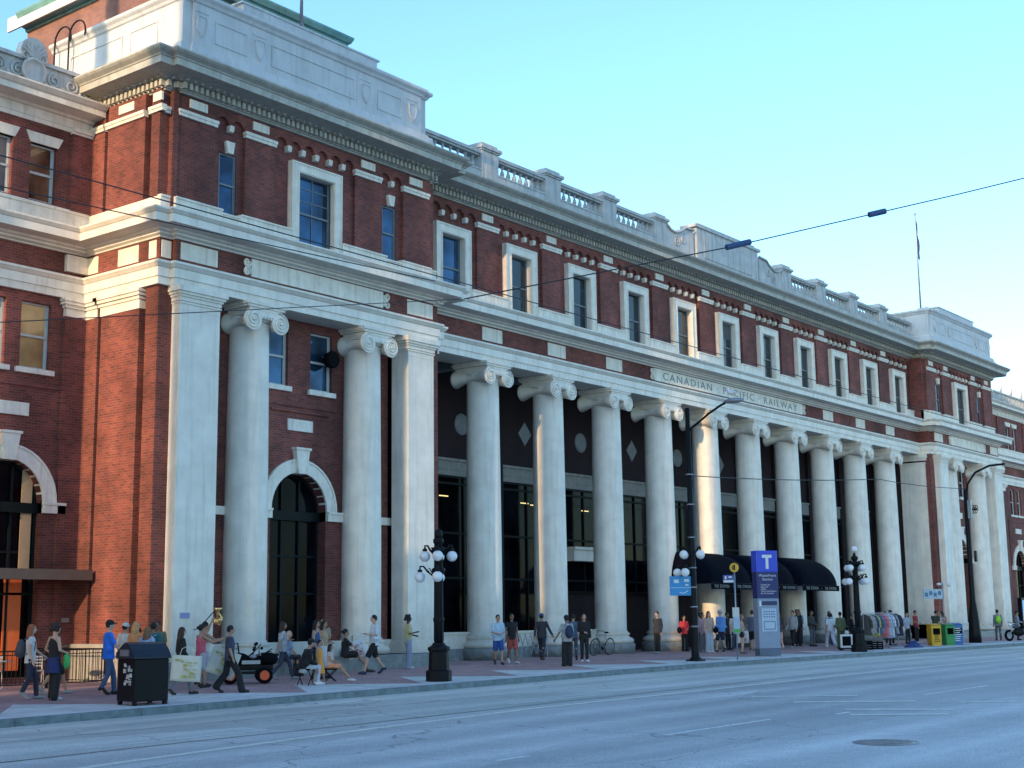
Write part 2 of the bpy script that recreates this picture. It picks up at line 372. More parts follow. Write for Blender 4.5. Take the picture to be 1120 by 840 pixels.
def paving_mat():
    m, nt, b = newmat('brick_paving'); b.inputs['Roughness'].default_value=.8
    tc = nt.nodes.new('ShaderNodeTexCoord'); sp = nt.nodes.new('ShaderNodeSeparateXYZ'); link(nt, tc.outputs['Object'], sp.inputs[0])
    br = nt.nodes.new('ShaderNodeTexBrick'); br.inputs['Scale'].default_value=1; br.inputs['Brick Width'].default_value=.22; br.inputs['Row Height'].default_value=.11
    br.inputs['Mortar Size'].default_value=.006; br.inputs['Color1'].default_value=(.50,.30,.29,1); br.inputs['Color2'].default_value=(.40,.235,.235,1); br.inputs['Mortar'].default_value=(.22,.17,.17,1)
    link(nt, tc.outputs['Object'], br.inputs['Vector'])
    def math_(op,a,b_=None,c=None):
        n = nt.nodes.new('ShaderNodeMath'); n.operation=op
        for i,v in enumerate((a,b_,c)):
            if v is None: continue
            if hasattr(v,'links'): link(nt,v,n.inputs[i])
            else: n.inputs[i].default_value=v
        return n.outputs[0]
    # pale concrete triangles along the kerb: |tri(x)| against distance from kerb
    dist = math_('SUBTRACT', sp.outputs[1], CURB_Y)          # 0 at kerb, grows to the building
    px = math_('PINGPONG', sp.outputs[0], 2.12)              # 0..2.12
    lim = math_('MULTIPLY_ADD', px, 1.3, .75)
    tri = math_('LESS_THAN', dist, lim)
    cn = nt.nodes.new('ShaderNodeTexNoise'); cn.inputs['Scale'].default_value=3; cn.inputs['Detail'].default_value=7; link(nt, tc.outputs['Object'], cn.inputs['Vector'])
    cr = nt.nodes.new('ShaderNodeValToRGB'); cr.color_ramp.elements[0].color=(.56,.56,.56,1); cr.color_ramp.elements[1].color=(.72,.71,.69,1); cr.color_ramp.elements[0].position=.3; cr.color_ramp.elements[1].position=.7
    link(nt, cn.outputs['Fac'], cr.inputs[0])
    mx = nt.nodes.new('ShaderNodeMix'); mx.data_type='RGBA'; link(nt, tri, mx.inputs[0]); link(nt, br.outputs['Color'], mx.inputs[6]); link(nt, cr.outputs[0], mx.inputs[7])
    n = nt.nodes.new('ShaderNodeTexNoise'); n.inputs['Scale'].default_value=.8; n.inputs['Detail'].default_value=8; n.inputs['Roughness'].default_value=.7; link(nt, tc.outputs['Object'], n.inputs['Vector'])
    r = nt.nodes.new('ShaderNodeMapRange'); r.inputs['From Min'].default_value=.3; r.inputs['From Max'].default_value=.7; r.inputs['To Min'].default_value=.72; r.inputs['To Max'].default_value=1.2; link(nt, n.outputs['Fac'], r.inputs['Value'])
    vm = nt.nodes.new('ShaderNodeVectorMath'); vm.operation='SCALE'; link(nt, mx.outputs[2], vm.inputs[0]); link(nt, r.outputs[0], vm.inputs['Scale'])
    # chewing gum / stains
    vo = nt.nodes.new('ShaderNodeTexVoronoi'); vo.inputs['Scale'].default_value=2.2; link(nt, tc.outputs['Object'], vo.inputs['Vector'])
    sp2 = math_('LESS_THAN', vo.outputs['Distance'], .045)
    sp3 = math_('MULTIPLY', sp2, .6)
    mx2 = nt.nodes.new('ShaderNodeMix'); mx2.data_type='RGBA'; link(nt, sp3, mx2.inputs[0]); link(nt, vm.outputs[0], mx2.inputs[6]); mx2.inputs[7].default_value=(.05,.05,.05,1)
    link(nt, mx2.outputs[2], b.inputs['Base Color'])
    return m
ASPH = asphalt_mat(); PAVE = paving_mat()
CURBM = mat('kerb_concrete', (.17,.21,.22), .8, noise=.35, scale=4, bump=.3)
PAINTW = mat('worn_white_road_paint', (.95,.94,.90), .6, noise=.35, scale=9)
PAINTY = mat('worn_cream_road_paint', (.88,.84,.72), .65, noise=.25, scale=6)
SEAM = mat('tar_seam', (.028,.032,.045), .6, noise=.2)

g = sheet('ground', -1500, 1500, 60, -1500, 1500, 60, lambda x,y: -.75 - .0*x, mat('far_ground', (.10,.11,.13), .9))
tag(g, 'flat grey ground stretching away beyond the street', kind='structure')
road = sheet('road', -150, 300, 300, -33, CURB_Y+.02, 12, roadZ, ASPH); tag(road, 'wide asphalt street with paler worn lane beside the kerb', kind='structure')
far_sw = sheet('far_pavement', -150, 300, 200, -46, -33, 2, lambda x,y: hX(x)-.10, CURBM); tag(far_sw, 'concrete pavement on the camera side of the street', kind='structure')
sw = sheet('pavement', -150, 300, 300, CURB_Y+.14, 20, 20, sideZ, PAVE); tag(sw, 'brick paved pavement with pale concrete triangles along the kerb', kind='structure')
kb = MB()
xs = [-150+i*1.5 for i in range(301)]
for i in range(300):
    a, b_ = xs[i]+.006, xs[i+1]-.006
    za, zb = sideZ(a,CURB_Y)+.004, sideZ(b_,CURB_Y)+.004
    pts = []
    for x, zt in ((a,za),(b_,zb)):
        pts += [(x,CURB_Y-.03,zt-.2),(x,CURB_Y,zt-.02),(x,CURB_Y+.03,zt),(x,CURB_Y+.16,zt),(x,CURB_Y+.16,zt-.2)]
    kb.add(pts, [(0,1,6,5),(1,2,7,6),(2,3,8,7),(3,4,9,8),(0,1,2,3,4),(9,8,7,6,5)])
tag(kb.build('kerb', CURBM), 'grey concrete kerb along the brick pavement', kind='structure')

def road_strip(name, pts, w, m, dz=.004, label=None):
    """painted strip following points on the road"""
    b = MB(); vs = []; P = []
    for (x0,y0),(x1,y1) in zip(pts[:-1], pts[1:]):
        k = max(1, int(math.hypot(x1-x0,y1-y0)/1.0))
        P += [(x0+(x1-x0)*i/k, y0+(y1-y0)*i/k) for i in range(k)]
    P.append(pts[-1])
    for i,(x,y) in enumerate(P):
        x2,y2 = P[min(i+1,len(P)-1)]; x1,y1 = P[max(i-1,0)]
        d = Vector((x2-x1,y2-y1)).normalized(); n = Vector((-d.y,d.x)); ww = w*(.5+random.uniform(-.06,.06))
        for s_ in (-1,1): vs.append((x+n.x*ww*s_, y+n.y*ww*s_, roadZ(x,y)+dz))
    b.add(vs, [(2*i,2*i+1,2*i+3,2*i+2) for i in range(len(P)-1)])
    o = b.build(name, m); return tag(o, label, kind='structure')
for p, lb in (([(-27.6,-14.2),(-23.7,-14.2)], 'thin white lane dash nearest the left end of the kerb'),
          ([(-16.4,-14.1),(-12.4,-14.2)], 'white lane dash in front of the lamp post'),
          ([(-5.5,-14.2),(-1.6,-14.2)], 'white lane dash in front of the black street pole'),
          ([(3.0,-14.1),(7.0,-14.2)], 'white lane dash in front of the clothes rail'),
          ([(-21.4,-21.3),(-17.8,-21.35)], 'bold white dash in the open asphalt'),
          ([(-10.2,-21.2),(-6.3,-21.3)], 'white dash far out toward the crossing'),
          ([(-29,-21.3),(-27.8,-21.3)], 'white dash at the lower edge of the road')):
    road_strip('road_marking', p, .11, PAINTW, label=lb)
road_strip('road_marking', [(-25.8,-21.3),(-25.1,-21.3)], .12, PAINTW, label='very short white tick near the camera')
road_strip('road_marking', [(-16.2,-21.9),(-15.6,-21.9)], .12, PAINTW, label='short white tick beyond the bold dash')
road_strip('road_marking', [(-34,-17.7),(-28.9,-16.6),(-23.1,-15.9),(-17.5,-15.5),(-11.2,-15.6),(1,-15.7),(60,-15.8)], .22, PAINTY, label='long worn cream line beside the tar seam')
road_strip('tar_seam', [(-40,-14.9),(-29.6,-14.95),(-26.1,-14.85),(-22.3,-14.95),(-15.1,-14.8),(-9.5,-14.85),(-2.4,-14.9),(40,-14.9)], .05, SEAM, .006, 'dark tar seam between pale lane and asphalt')
road_strip('tar_seam', [(-36,-11.9),(-20,-11.95),(-5,-11.9),(20,-11.95)], .03, SEAM, .006, 'thin dark joint in the pale kerb lane')
SUNBAR=mat('sun_streak_paint', (.82,.78,.68), .65, noise=.35, scale=5)  # cream bars paint sunlight streaks onto the road
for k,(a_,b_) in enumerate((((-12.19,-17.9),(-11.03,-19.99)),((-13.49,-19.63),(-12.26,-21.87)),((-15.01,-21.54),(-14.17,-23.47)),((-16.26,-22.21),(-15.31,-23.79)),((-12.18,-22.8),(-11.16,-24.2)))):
    road_strip('painted_sun_streak',[a_,b_],.42,SUNBAR,.004,'cream sunlight streak painted on the asphalt, %s counting from the pale lane'%('first','second','third','fourth','fifth')[k])
# utility cover
mc = MB(); mx_, my_ = -20.95, -24.95; mz = roadZ(mx_,my_)
mc.lathe([(.50,.002),(.50,.008),(.44,.010)], mx_, my_, mz, 36, cap=False)
mc.lathe([(.42,.004),(.42,.009),(.001,.009)], mx_, my_, mz, 36, cap=False)
for k in range(-4,5):
    w_ = math.sqrt(max(0,.38**2-(k*.085)**2)); mc.box(mx_+k*.085-.02, mx_+k*.085+.02, my_-w_, my_+w_, mz+.009, mz+.018)
tag(mc.build('manhole_cover', mat('cast_iron', (.34,.33,.33), .5, noise=.3)), 'round ribbed iron cover set in the asphalt', 'manhole cover')

# ------------------------------------------------------------------ the station
S = 4.24; WW = 38.16
def mir(x): return WW - x
station = empty('railway_station', (19.08,0,0), 0, 'long red brick station with a white colonnade, two end pavilions and balustrade', 'railway station')
SP = Vector((19.08,0,0))
class PB(MB):
    def go(s, name, m, label=None, parent=None):
        o = s.build(name, m)
        if parent is None:
            o.parent = station; o.matrix_parent_inverse = Matrix.Translation(-SP)
        else:
            o.parent = parent
            o.matrix_parent_inverse = Matrix.Identity(4)
        if label: o['label'] = label
        return o
def centre_origin(o):
    """move mesh origin to its bbox centre (keeps world place) for a clean part origin"""
    me = o.data; n = len(me.vertices)
    if not n: return o
    c = Vector((0,0,0)); 
    xs=[v.co.x for v in me.vertices]; ys=[v.co.y for v in me.vertices]; zs=[v.co.z for v in me.vertices]
    c = Vector(((min(xs)+max(xs))/2,(min(ys)+max(ys))/2,min(zs)))
    me.transform(Matrix.Translation(-c)); o.location = o.location + c
    return o

W0 = 2.4                                 # wing wall plane
XL, XR = -16.5, mir(-16.5)
path_full = [(-60,W0),(XL,W0),(XL,-1.25),(-16.05,-1.25),(-16.05,-1.45),(-4.55,-1.45),(-4.55,-1.25),(-4.1,-1.25),(-4.1,-.5),
             (mir(-4.1),-.5),(mir(-4.1),-1.25),(mir(-4.55),-1.25),(mir(-4.55),-1.45),(mir(-16.05),-1.45),(mir(-16.05),-1.25),(XR,-1.25),(XR,W0),(110,W0)]
path_mid = path_full
path_top = [(XL,3.4),(XL,-1.25),(-16.05,-1.25),(-16.05,-1.45),(-4.55,-1.45),(-4.55,-1.25),(-4.1,-1.25),(-4.1,-.5),
             (mir(-4.1),-.5),(mir(-4.1),-1.25),(mir(-4.55),-1.25),(mir(-4.55),-1.45),(mir(-16.05),-1.45),(mir(-16.05),-1.25),(XR,-1.25),(XR,3.4)]

# architrave, belt cornice, main cornice
PB().sweep(path_mid, [(-.28,11.3),(.13,11.3),(.13,11.53),(.17,11.53),(.17,11.80),(.20,11.82),(.26,11.90),(.28,11.92),(.28,11.99),(-.02,12.03),(-.28,12.03)]).go('architrave', WHITE)
PB().sweep(path_mid, [(-.28,12.74),(.05,12.74),(.07,12.78),(.16,12.83),(.17,12.88),(.24,12.92),(.26,12.98),(.72,13.0),(.74,12.985),(.76,12.985),(.76,13.22),(.79,13.24),(.86,13.33),(.86,13.38),(.02,13.47),(-.28,13.47)]).go('belt_cornice', WHITE)
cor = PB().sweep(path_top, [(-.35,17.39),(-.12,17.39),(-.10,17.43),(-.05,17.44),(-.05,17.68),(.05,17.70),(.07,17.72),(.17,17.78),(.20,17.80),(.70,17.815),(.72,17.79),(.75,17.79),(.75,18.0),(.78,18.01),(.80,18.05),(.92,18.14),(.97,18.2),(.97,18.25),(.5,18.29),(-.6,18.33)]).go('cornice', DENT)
# dentils run along the cornice (surface pattern of the cornice: one mesh)
d = PB()
def dentil_run(p0, p1, off0=-.06, off1=.10, z0=17.47, z1=17.66, pitch=.207, w=.115):
    dx, dy = p1[0]-p0[0], p1[1]-p0[1]; L = math.hypot(dx,dy); dx/=L; dy/=L; nx, ny = dy, -dx
    k = max(1, int(L/pitch)); pp = L/k
    for i in range(k):
        a = pp*(i+.5)-w/2; b_ = a+w
        P = [(p0[0]+dx*t+nx*o, p0[1]+dy*t+ny*o) for t,o in ((a,off0),(b_,off0),(b_,off1),(a,off1))]
        d.prismz(P, z0, z1)
for a,b_ in zip(path_top[:-1], path_top[1:]): dentil_run(a,b_)
# egg and dart beads
for a,b_ in zip(path_top[:-1], path_top[1:]):
    dx, dy = b_[0]-a[0], b_[1]-a[1]; L = math.hypot(dx,dy); dx/=L; dy/=L; nx, ny = dy,-dx
    k = max(1,int(L/.28))
    for i in range(k):
        t = L*(i+.5)/k
        cx, cy = a[0]+dx*t+nx*.12, a[1]+dy*t+ny*.12
        d.ball((cx,cy,17.745), .075, 6, 4, (1,1,.8))
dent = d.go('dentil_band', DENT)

# frieze brick between architrave and belt cornice
PB().sweep(path_mid, [(-.3,12.0),(0,12.0),(0,12.78),(-.3,12.78)]).go('frieze', BRICK)
def fr_block(x0,x1,y,z0=12.15,z1=12.68,name='frieze_block'):
    centre_origin(PB().box(x0,x1,y-.02,y+.05,z0,z1,.006).go(name, WHITE2))
for i in range(1,10):
    if i*S > 11.0 and i*S < 27: continue
    fr_block(i*S-.62,i*S+.62,-.5)
fr_block(0-.62,.62,-.5)
for f in (lambda x:x, mir):
    y=-1.45
    fr_block(f(-15.9),f(-14.5),y); fr_block(f(-5.95),f(-4.6),y); fr_block(f(-16.45),f(-16.1),-1.25)
    # side blocks of the return
# long pavilion frieze panels with scrolled ends
def spiral(mb, cx, y, cz, r, turns, sgn, tube_r=.03, start=0, seg=6, n=28):
    pts=[]
    for i in range(n+1):
        t=i/n; a=start+sgn*turns*2*PI*t; rr=r*(1-.82*t)
        pts.append((cx+rr*math.cos(a), y, cz+rr*math.sin(a)))
    mb.tube(pts, tube_r, seg)
for cx, hw, yy in ((-10.2,2.98,-1.45),(mir(-10.2),2.98,-1.45),(19.08,7.4,-.5)):
    p = PB().box(cx-hw,cx+hw,yy-.06,yy+.05,12.12,12.70,.01)
    for sg in (-1,1):
        x = cx+sg*(hw+.13)
        for cz, st in ((12.56,1),(12.24,-1)):
            spiral(p, x+sg*.05, yy-.05, cz, .16, 1.2, sg*st, .035, PI if sg>0 else 0)
        p.box(x-.1,x+.1,yy-.04,yy+.05,12.2,12.6)
    p.go('frieze_panel', WHITE2, 'long white frieze panel with scrolled ends' if hw<5 else 'long pale frieze panel carrying the carved railway name')
txt = text_mesh('CANADIAN \u00b7 PACIFIC \u00b7 RAILWAY', .52, LETTERG, 'carved_lettering', station, front_M(19.08,-.565,12.41), .006, xs=1.0, spacing=1.28)
txt.matrix_parent_inverse = Matrix.Translation(-SP)
wdt = max(v.co.x for v in txt.data.vertices)-min(v.co.x for v in txt.data.vertices)
txt.data.transform(Matrix.Translation((19.08,0,0)) @ Matrix.Diagonal((13.4/wdt,1,.95,1)) @ Matrix.Translation((-19.08,0,0)))
zc = sum(v.co.z for v in txt.data.vertices)/len(txt.data.vertices); txt.data.transform(Matrix.Translation((0,0,12.41-zc)))

# ---- wall with openings
def wall(mb, x0,x1,z0,z1,y,ops,depth=.3,axis='x',archn=14):
    """front sheet at y with openings (xa,xb,za,zb,arch?) and reveals"""
    def P(x,z,yy=y): return (x,yy,z) if axis=='x' else (yy,x,z)
    xs=sorted({x0,x1,*[o[0] for o in ops],*[o[1] for o in ops]}); zs=sorted({z0,z1,*[o[2] for o in ops],*[o[3] for o in ops]})
    for i in range(len(xs)-1):
        for j in range(len(zs)-1):
            cx=(xs[i]+xs[i+1])/2; cz=(zs[j]+zs[j+1])/2
            if any(o[0]<cx<o[1] and o[2]<cz<o[3] for o in ops): continue
            mb.quad(P(xs[i],zs[j]),P(xs[i+1],zs[j]),P(xs[i+1],zs[j+1]),P(xs[i],zs[j+1]))
    for o in ops:
        xa,xb,za,zb=o[:4]; yb=y+depth
        if len(o)>4 and o[4]:
            r=(xb-xa)/2; c=(xa+xb)/2; zs_=zb-r
            arc=[(c+r*math.cos(PI*k/archn), zs_+r*math.sin(PI*k/archn)) for k in range(archn+1)]
            for k in range(archn):
                (ax,az),(bx,bz)=arc[k],arc[k+1]
                mb.quad(P(ax,az),P(bx,bz),P(bx,zb),P(ax,zb))
                mb.quad(P(ax,az),P(bx,bz),P(bx,bz,yb),P(ax,az,yb))
            mb.quad(P(xa,za),P(xa,zs_),P(xa,zs_,yb),P(xa,za,yb)); mb.quad(P(xb,za),P(xb,zs_),P(xb,zs_,yb),P(xb,za,yb))
        else:
            mb.quad(P(xa,za),P(xa,zb),P(xa,zb,yb),P(xa,za,yb)); mb.quad(P(xb,za),P(xb,zb),P(xb,zb,yb),P(xb,za,yb))
            mb.quad(P(xa,zb),P(xb,zb),P(xb,zb,yb),P(xa,zb,yb))
        mb.quad(P(xa,za),P(xb,za),P(xb,za,yb),P(xa,za,yb))

# ---- sash windows
def sash(name, xc, w, z0, z1, y, glass, frame=FRAMEW, cols=1, rows=0, wide_right=False, label=None, blind=0, tilt=0):
    """double-hung window (frame with pane child)"""
    f = PB(); t=.06; x0,x1=xc-w/2,xc+w/2; zm=(z0+z1)/2
    f.box(x0,x0+t,y,y+.07,z0,z1); f.box(x1-t,x1,y,y+.07,z0,z1); f.box(x0+t,x1-t,y,y+.07,z1-t,z1); f.box(x0+t,x1-t,y,y+.07,z0,z0+t*1.2)
    f.box(x0+t,x1-t,y-.01,y+.05,zm-.035,zm+.035)
    # upper and lower sash stiles
    f.box(x0+t,x0+t+.04,y+.02,y+.06,z0+t,z1-t); f.box(x1-t-.04,x1-t,y+.02,y+.06,z0+t,z1-t)
    for c in range(1,cols):
        xx=x0+w*c/cols; f.box(xx-.015,xx+.015,y+.015,y+.055,z0+t,z1-t)
    for r in range(1,rows+1):
        zz=zm+(z1-zm)*r/(rows+1); f.box(x0+t,x1-t,y+.015,y+.055,zz-.015,zz+.015)
    fo = f.go(name, frame, label)
    pb = MB()
    a=random.uniform(-.004,.004)
    pb.quad((x0+t,y+.045+a,z0+t),(x1-t,y+.045-a,z0+t),(x1-t,y+.045-a,zm),(x0+t,y+.045+a,zm))
    a=random.uniform(-.004,.004)
    pb.quad((x0+t,y+.035+a,zm),(x1-t,y+.035-a,zm),(x1-t,y+.035-a,z1-t),(x0+t,y+.035+a,z1-t))
    po = pb.build('pane', glass, fo)
    if blind:
        bb = MB(); bb.box(x0+t+.02,x1-t-.02,y+.028,y+.031,z1-t-(z1-z0)*blind,z1-t); bb.build('blind', mat_blind, fo)
    return fo
mat_blind = mat('pale_blind', (.10,.11,.11), .8, noise=.1)
def surround(xc, wo, wi, z0, zo, zi, y, proud=.1, name='window_surround', blocks=True):
    """moulded white frame around a window: outer width wo, opening wi"""
    f = PB(); h=(wo-wi)/2
    for k,(o,p) in enumerate(((0,proud),(.08,proud+.03))):
        pass
    f.box(xc-wo/2,xc-wi/2,y-proud,y+.16,z0,zo); f.box(xc+wi/2,xc+wo/2,y-proud,y+.16,z0,zo); f.box(xc-wi/2,xc+wi/2,y-proud,y+.16,zi,zo)
    # outer and inner raised fillets
    q=.05
    for (a,b_) in ((wo/2,wo/2-q),(wi/2+q*1.6,wi/2+q*.6)):
        zt = zo-(wo/2-a) if a==wo/2 else zi+q*1.6
        f.box(xc-a,xc-b_,y-proud-.025,y-proud+.002,z0,zt); f.box(xc+b_,xc+a,y-proud-.025,y-proud+.002,z0,zt)
        f.box(xc-b_,xc+b_,y-proud-.025,y-proud+.002,zt-q,zt)
    if blocks:
        n=int((zo-z0)/.14)
        for i in range(n):
            zz=z0+.07+i*.14
            for s_ in (-1,1): f.box(xc+s_*(wo/2-.075)-.02,xc+s_*(wo/2-.075)+.02,y-proud-.02,y-proud+.001,zz-.03,zz+.03)
        n=int((wo-.2)/.14)
        for i in range(n):
            xx=xc-wo/2+.14+i*.14; f.box(xx-.03,xx+.03,y-proud-.02,y-proud+.001,zo-.095,zo-.055)
    return centre_origin(f.go(name, WHITE2))

# ---- attic storey (z 14.1 - 17.4): back plane, piers, corbel tables
def arches(mb, x0, x1, n, zs, zt, y, depth=.14, seg=8):
    w=(x1-x0)/n; r=w/2-.07
    for k in range(n):
        c=x0+w*(k+.5)
        pts=[(c-w/2,zs),(c-r,zs)]+[(c-r*math.cos(PI*j/seg),zs+r*math.sin(PI*j/seg)) for j in range(1,seg)]+[(c+r,zs),(c+w/2,zs)]
        for (ax,az),(bx,bz) in zip(pts[:-1],pts[1:]):
            mb.quad((ax,y,az),(bx,y,bz),(bx,y,zt),(ax,y,zt)); mb.quad((ax,y,az),(bx,y,bz),(bx,y+depth,bz),(ax,y+depth,az))
attic = PB(); arcs = PB()
MY = -.30; RP = .13          # pier plane, recess depth
main_ops = [((i-.5)*S-.68,(i-.5)*S+.68,13.47,16.05) for i in range(11)]
wall(attic, -4.1, mir(-4.1), 13.4, 17.42, MY+RP, main_ops, .25)
corbels=[]
def pier(x0,x1,y,z0=14.08,z1=17.42): attic.box(x0,x1,y,y+RP+.05,z0,z1)
def bar(x0,x1,y,blk=True):
    b = PB().box(x0-.04,x1+.04,y-.07,y+.08,16.68,16.78).box(x0-.06,x1+.06,y-.1,y+.08,16.78,16.88); centre_origin(b.go('pier_cap', WHITE2))
    if blk:
        c=(x0+x1)/2; w_=min(.34,(x1-x0)/2-.1); centre_origin(PB().box(c-w_,c+w_,y-.05,y+.05,17.03,17.31,.006).go('pier_block', WHITE2))
def corb(x,y):
    centre_origin(PB().prismx([(y-.07,16.9),(y-.07,16.8),(y-.04,16.71),(y-.0,16.69),(y+.12,16.69),(y+.12,16.9)],x-.08,x+.08).go('corbel', WHITE2))
for i in range(10):
    pier(i*S-.63,i*S+.63,MY); bar(i*S-.63,i*S+.63,MY)
edges=[-4.1]+[e for i in range(10) for e in (i*S-.63,i*S+.63)]+[mir(-4.1)]
for k in range(0,len(edges),2):
    a,b_=edges[k],edges[k+1]; n=5 
    arches(arcs,a,b_,n,16.9,17.42,MY)
    for j in range(1,n): corb(a+(b_-a)*j/n,MY)
for i in range(11):
    xc=(i-.5)*S
    surround(xc,2.05,1.30,13.45,16.40,16.02,MY+.02)
    sash('window', xc,1.34,13.5,16.04,MY+.17,(GLASSB if i==0 else GLASSD),frame=FRAMEG,blind=(.0,0,0,.0,0,.3,0,0,0,0,0)[i])
# pavilions
PY=-1.22
for side in (0,1):
    f=(lambda x:x) if side==0 else mir
    def rg(a,b_): return (min(f(a),f(b_)),max(f(a),f(b_)))
    ops=[(*rg(-11.0,-9.4),13.47,16.12),(*rg(-14.24,-13.54),14.0,16.0),(*rg(-6.86,-6.16),14.0,16.0)]
    wall(attic,*rg(-16.05,-4.55),13.4,17.42,PY+RP,ops,.25)
    # corner stubs
    attic.box(*rg(-16.05,-15.9),PY,PY+RP+.02,14.08,17.42); attic.box(*rg(-4.6,-4.45),PY,PY+RP+.02,14.08,17.42)
    attic.box(*rg(-4.55,-4.1),-1.06,-.2,13.4,17.42)
    for a,b_ in ((-15.9,-14.5),(-13.28,-12.06),(-8.34,-7.12),(-5.9,-4.6)):
        x0,x1=rg(a,b_); pier(x0,x1,PY); bar(x0,x1,PY)
    bx0,bx1=rg(-16.52,-16.0); bar(bx0,bx1,-1.06,False)
    for a,b_,n in ((-14.5,-13.28,2),(-12.06,-8.34,6),(-7.12,-5.9,2)):
        x0,x1=rg(a,b_); arches(arcs,x0,x1,n,16.9,17.42,PY)
        for j in range(1,n): corb(x0+(x1-x0)*j/n,PY)
    xc=f(-10.2); surround(xc,2.3,1.6,13.45,16.45,16.1,PY+.02)
    sash('window',xc,1.62,13.5,16.12,PY+.17,GLASSB if side==0 else GLASSD,frame=FRAMEG,cols=2,rows=2 if side==0 else 0)
    for xx in (-13.89,-6.51):
        x_=f(xx); sash('window',x_,.72,14.0,16.0,PY+.17,GLASSB if side==0 else GLASSD,frame=FRAMEG,cols=1)
        centre_origin(PB().prism([(x_-.11,16.0),(x_+.11,16.0),(x_+.17,16.38),(x_-.17,16.38)],PY-.02,PY+RP+.03).go('keystone', WHITE2))
attic.go('attic_wall', BRICK); arcs.go('corbel_arches', BRICK)
# sill band pieces between windows
def sillband(x0,x1,y,zt=14.08,z0=13.4):
    b=PB().box(x0,x1,y,y+.3,z0,zt-.06).box(x0-.0,x1+.0,y-.035,y+.3,zt-.06,zt); centre_origin(b.go('sill_band', WHITE2))
for i in range(10): sillband((i-.5)*S+1.03,(i+.5)*S-1.03,-.44)
sillband(-4.1,-.5*S-1.03,-.44); sillband(9.5*S+1.03,mir(-4.1),-.44)
for f in (lambda x:x, mir):
    def rg(a,b_): return (min(f(a),f(b_)),max(f(a),f(b_)))
    for a,b_,z in ((-16.05,-14.26,14.08),(-14.26,-13.52,13.98),(-13.52,-11.36,14.08),(-9.04,-6.88,14.08),(-6.88,-6.14,13.98),(-6.14,-4.55,14.08)):
        sillband(*rg(a,b_),-1.36 if z>14 else -1.335,z)
    sillband(*rg(-16.5,-16.05),-1.2); sillband(*rg(-4.55,-4.1),-1.2)

# ---- return walls of the pavilions (brick faces turned to the side street light)
def side_return(x, sg, y0, y1, name):
    """brick return in plane X=x facing sg(-1 west): piers with deep grooves"""
    b=PB()
    def bxx(dx0,dx1,ya,yb,z0,z1):
        xs_=sorted((x+sg*dx0,x+sg*dx1)); b.box(xs_[0],xs_[1],ya,yb,z0,z1)
    for z0,z1 in ((.9,11.32),(13.45,17.42)):
        bxx(-.55,-.35,y0,y1,z0,z1)
        for ya,yb in ((-1.25+.005,-.66),(-.36,1.5),(1.66,y1)):
            bxx(-.36,0,max(ya,y0 if z0<10 else -1.06),yb,z0,z1)
    return b.go(name, BRICK)
side_return(XL,-1,-1.245,W0+.2,'return_wall'); side_return(XR,1,-1.245,W0+.2,'return_wall')
# return attic trim
for x,sg in ((XL,-1),(XR,1)):
    for ya,yb in ((-1.3,-.6),(-.42,1.56),(1.6,W0)):
        b=PB(); xs_=sorted((x+sg*.07,x-sg*.1)); b.box(*xs_,ya+.05,yb,16.68,16.78); xs_=sorted((x+sg*.1,x-sg*.1)); b.box(*xs_,ya+.05,yb,16.78,16.88); b.go('pier_cap',WHITE2)
        c=(ya+yb)/2; h=min(.3,(yb-ya)/2-.12)
        if yb<1.6 :
            xs_=sorted((x+sg*.04,x-sg*.05)); PB().box(*xs_,-.95-.2 if yb<0 else .2,-.95+.2 if yb<0 else .95,17.03,17.31,.006).go('pier_block',WHITE2)
    b=PB(); xs_=sorted((x+sg*.02,x-sg*.3)); b.box(*xs_,-1.17,W0,13.4,14.04); b.go('sill_band',WHITE2)
    for ya,yb in ((-1.1,-.75),(-.25,.75),(1.75,2.38)):
        xs_=sorted((x+sg*.02,x-sg*.05)); PB().box(*xs_,ya,yb,12.15,12.68,.006).go('frieze_block',WHITE2)
    # brick pier capitals below the architrave
    for ya,yb in ((-.36,1.5),(1.7,2.38)):
        b=PB()
        for o,z0,z1 in ((.03,10.72,11.0),(.08,11.0,11.1),(.15,11.1,11.2),(.2,11.2,11.298)):
            xs_=sorted((x+sg*o,x-sg*.3)); b.box(*xs_,ya-o,min(yb+o,2.395),z0,z1)
        b.go('pier_capital',WHITE)
# brick front corner strips
for x0_,x1_,yb_ in ((-16.496,-16.0,-.9),(-4.75,-4.1,-.2),(mir(-16.0),XR-.004,-.9),(mir(-4.1),mir(-4.75),-.2)): PB().box(x0_,x1_,-1.25,yb_,.9,11.32).go('corner_strip', BRICK)

# ---- pilasters and columns
def pilaster(x0,x1,yf,yb,label=None):
    b=PB(); b.box(x0,x1,yf,yb,.86,10.6,.012)
    for o,z0,z1 in ((.0,10.6,10.78),(.03,10.78,10.83),(.03,10.86,10.98),(.07,10.98,11.05),(.12,11.05,11.13),(.17,11.13,11.3)):
        b.box(x0-o,x1+o,yf-o,yb,z0,z1)
    b.box(x0+.01,x1-.01,yf+.01,yb,10.83,10.86)
    for o,z0,z1 in ((.03,.80,.86),(.1,.70,.80),(.17,.52,.70),(.22,.4,.52)):
        b.box(x0-o,x1+o,yf-o,yb,z0,z1)
    return centre_origin(b.go('pilaster', WHITE, label))
for f in (lambda x:x, mir):
    for a,b_ in ((-16.0,-14.5),(-6.1,-4.75)):
        x0,x1=sorted((f(a),f(b_))); pilaster(x0,x1,-1.64,-.85)
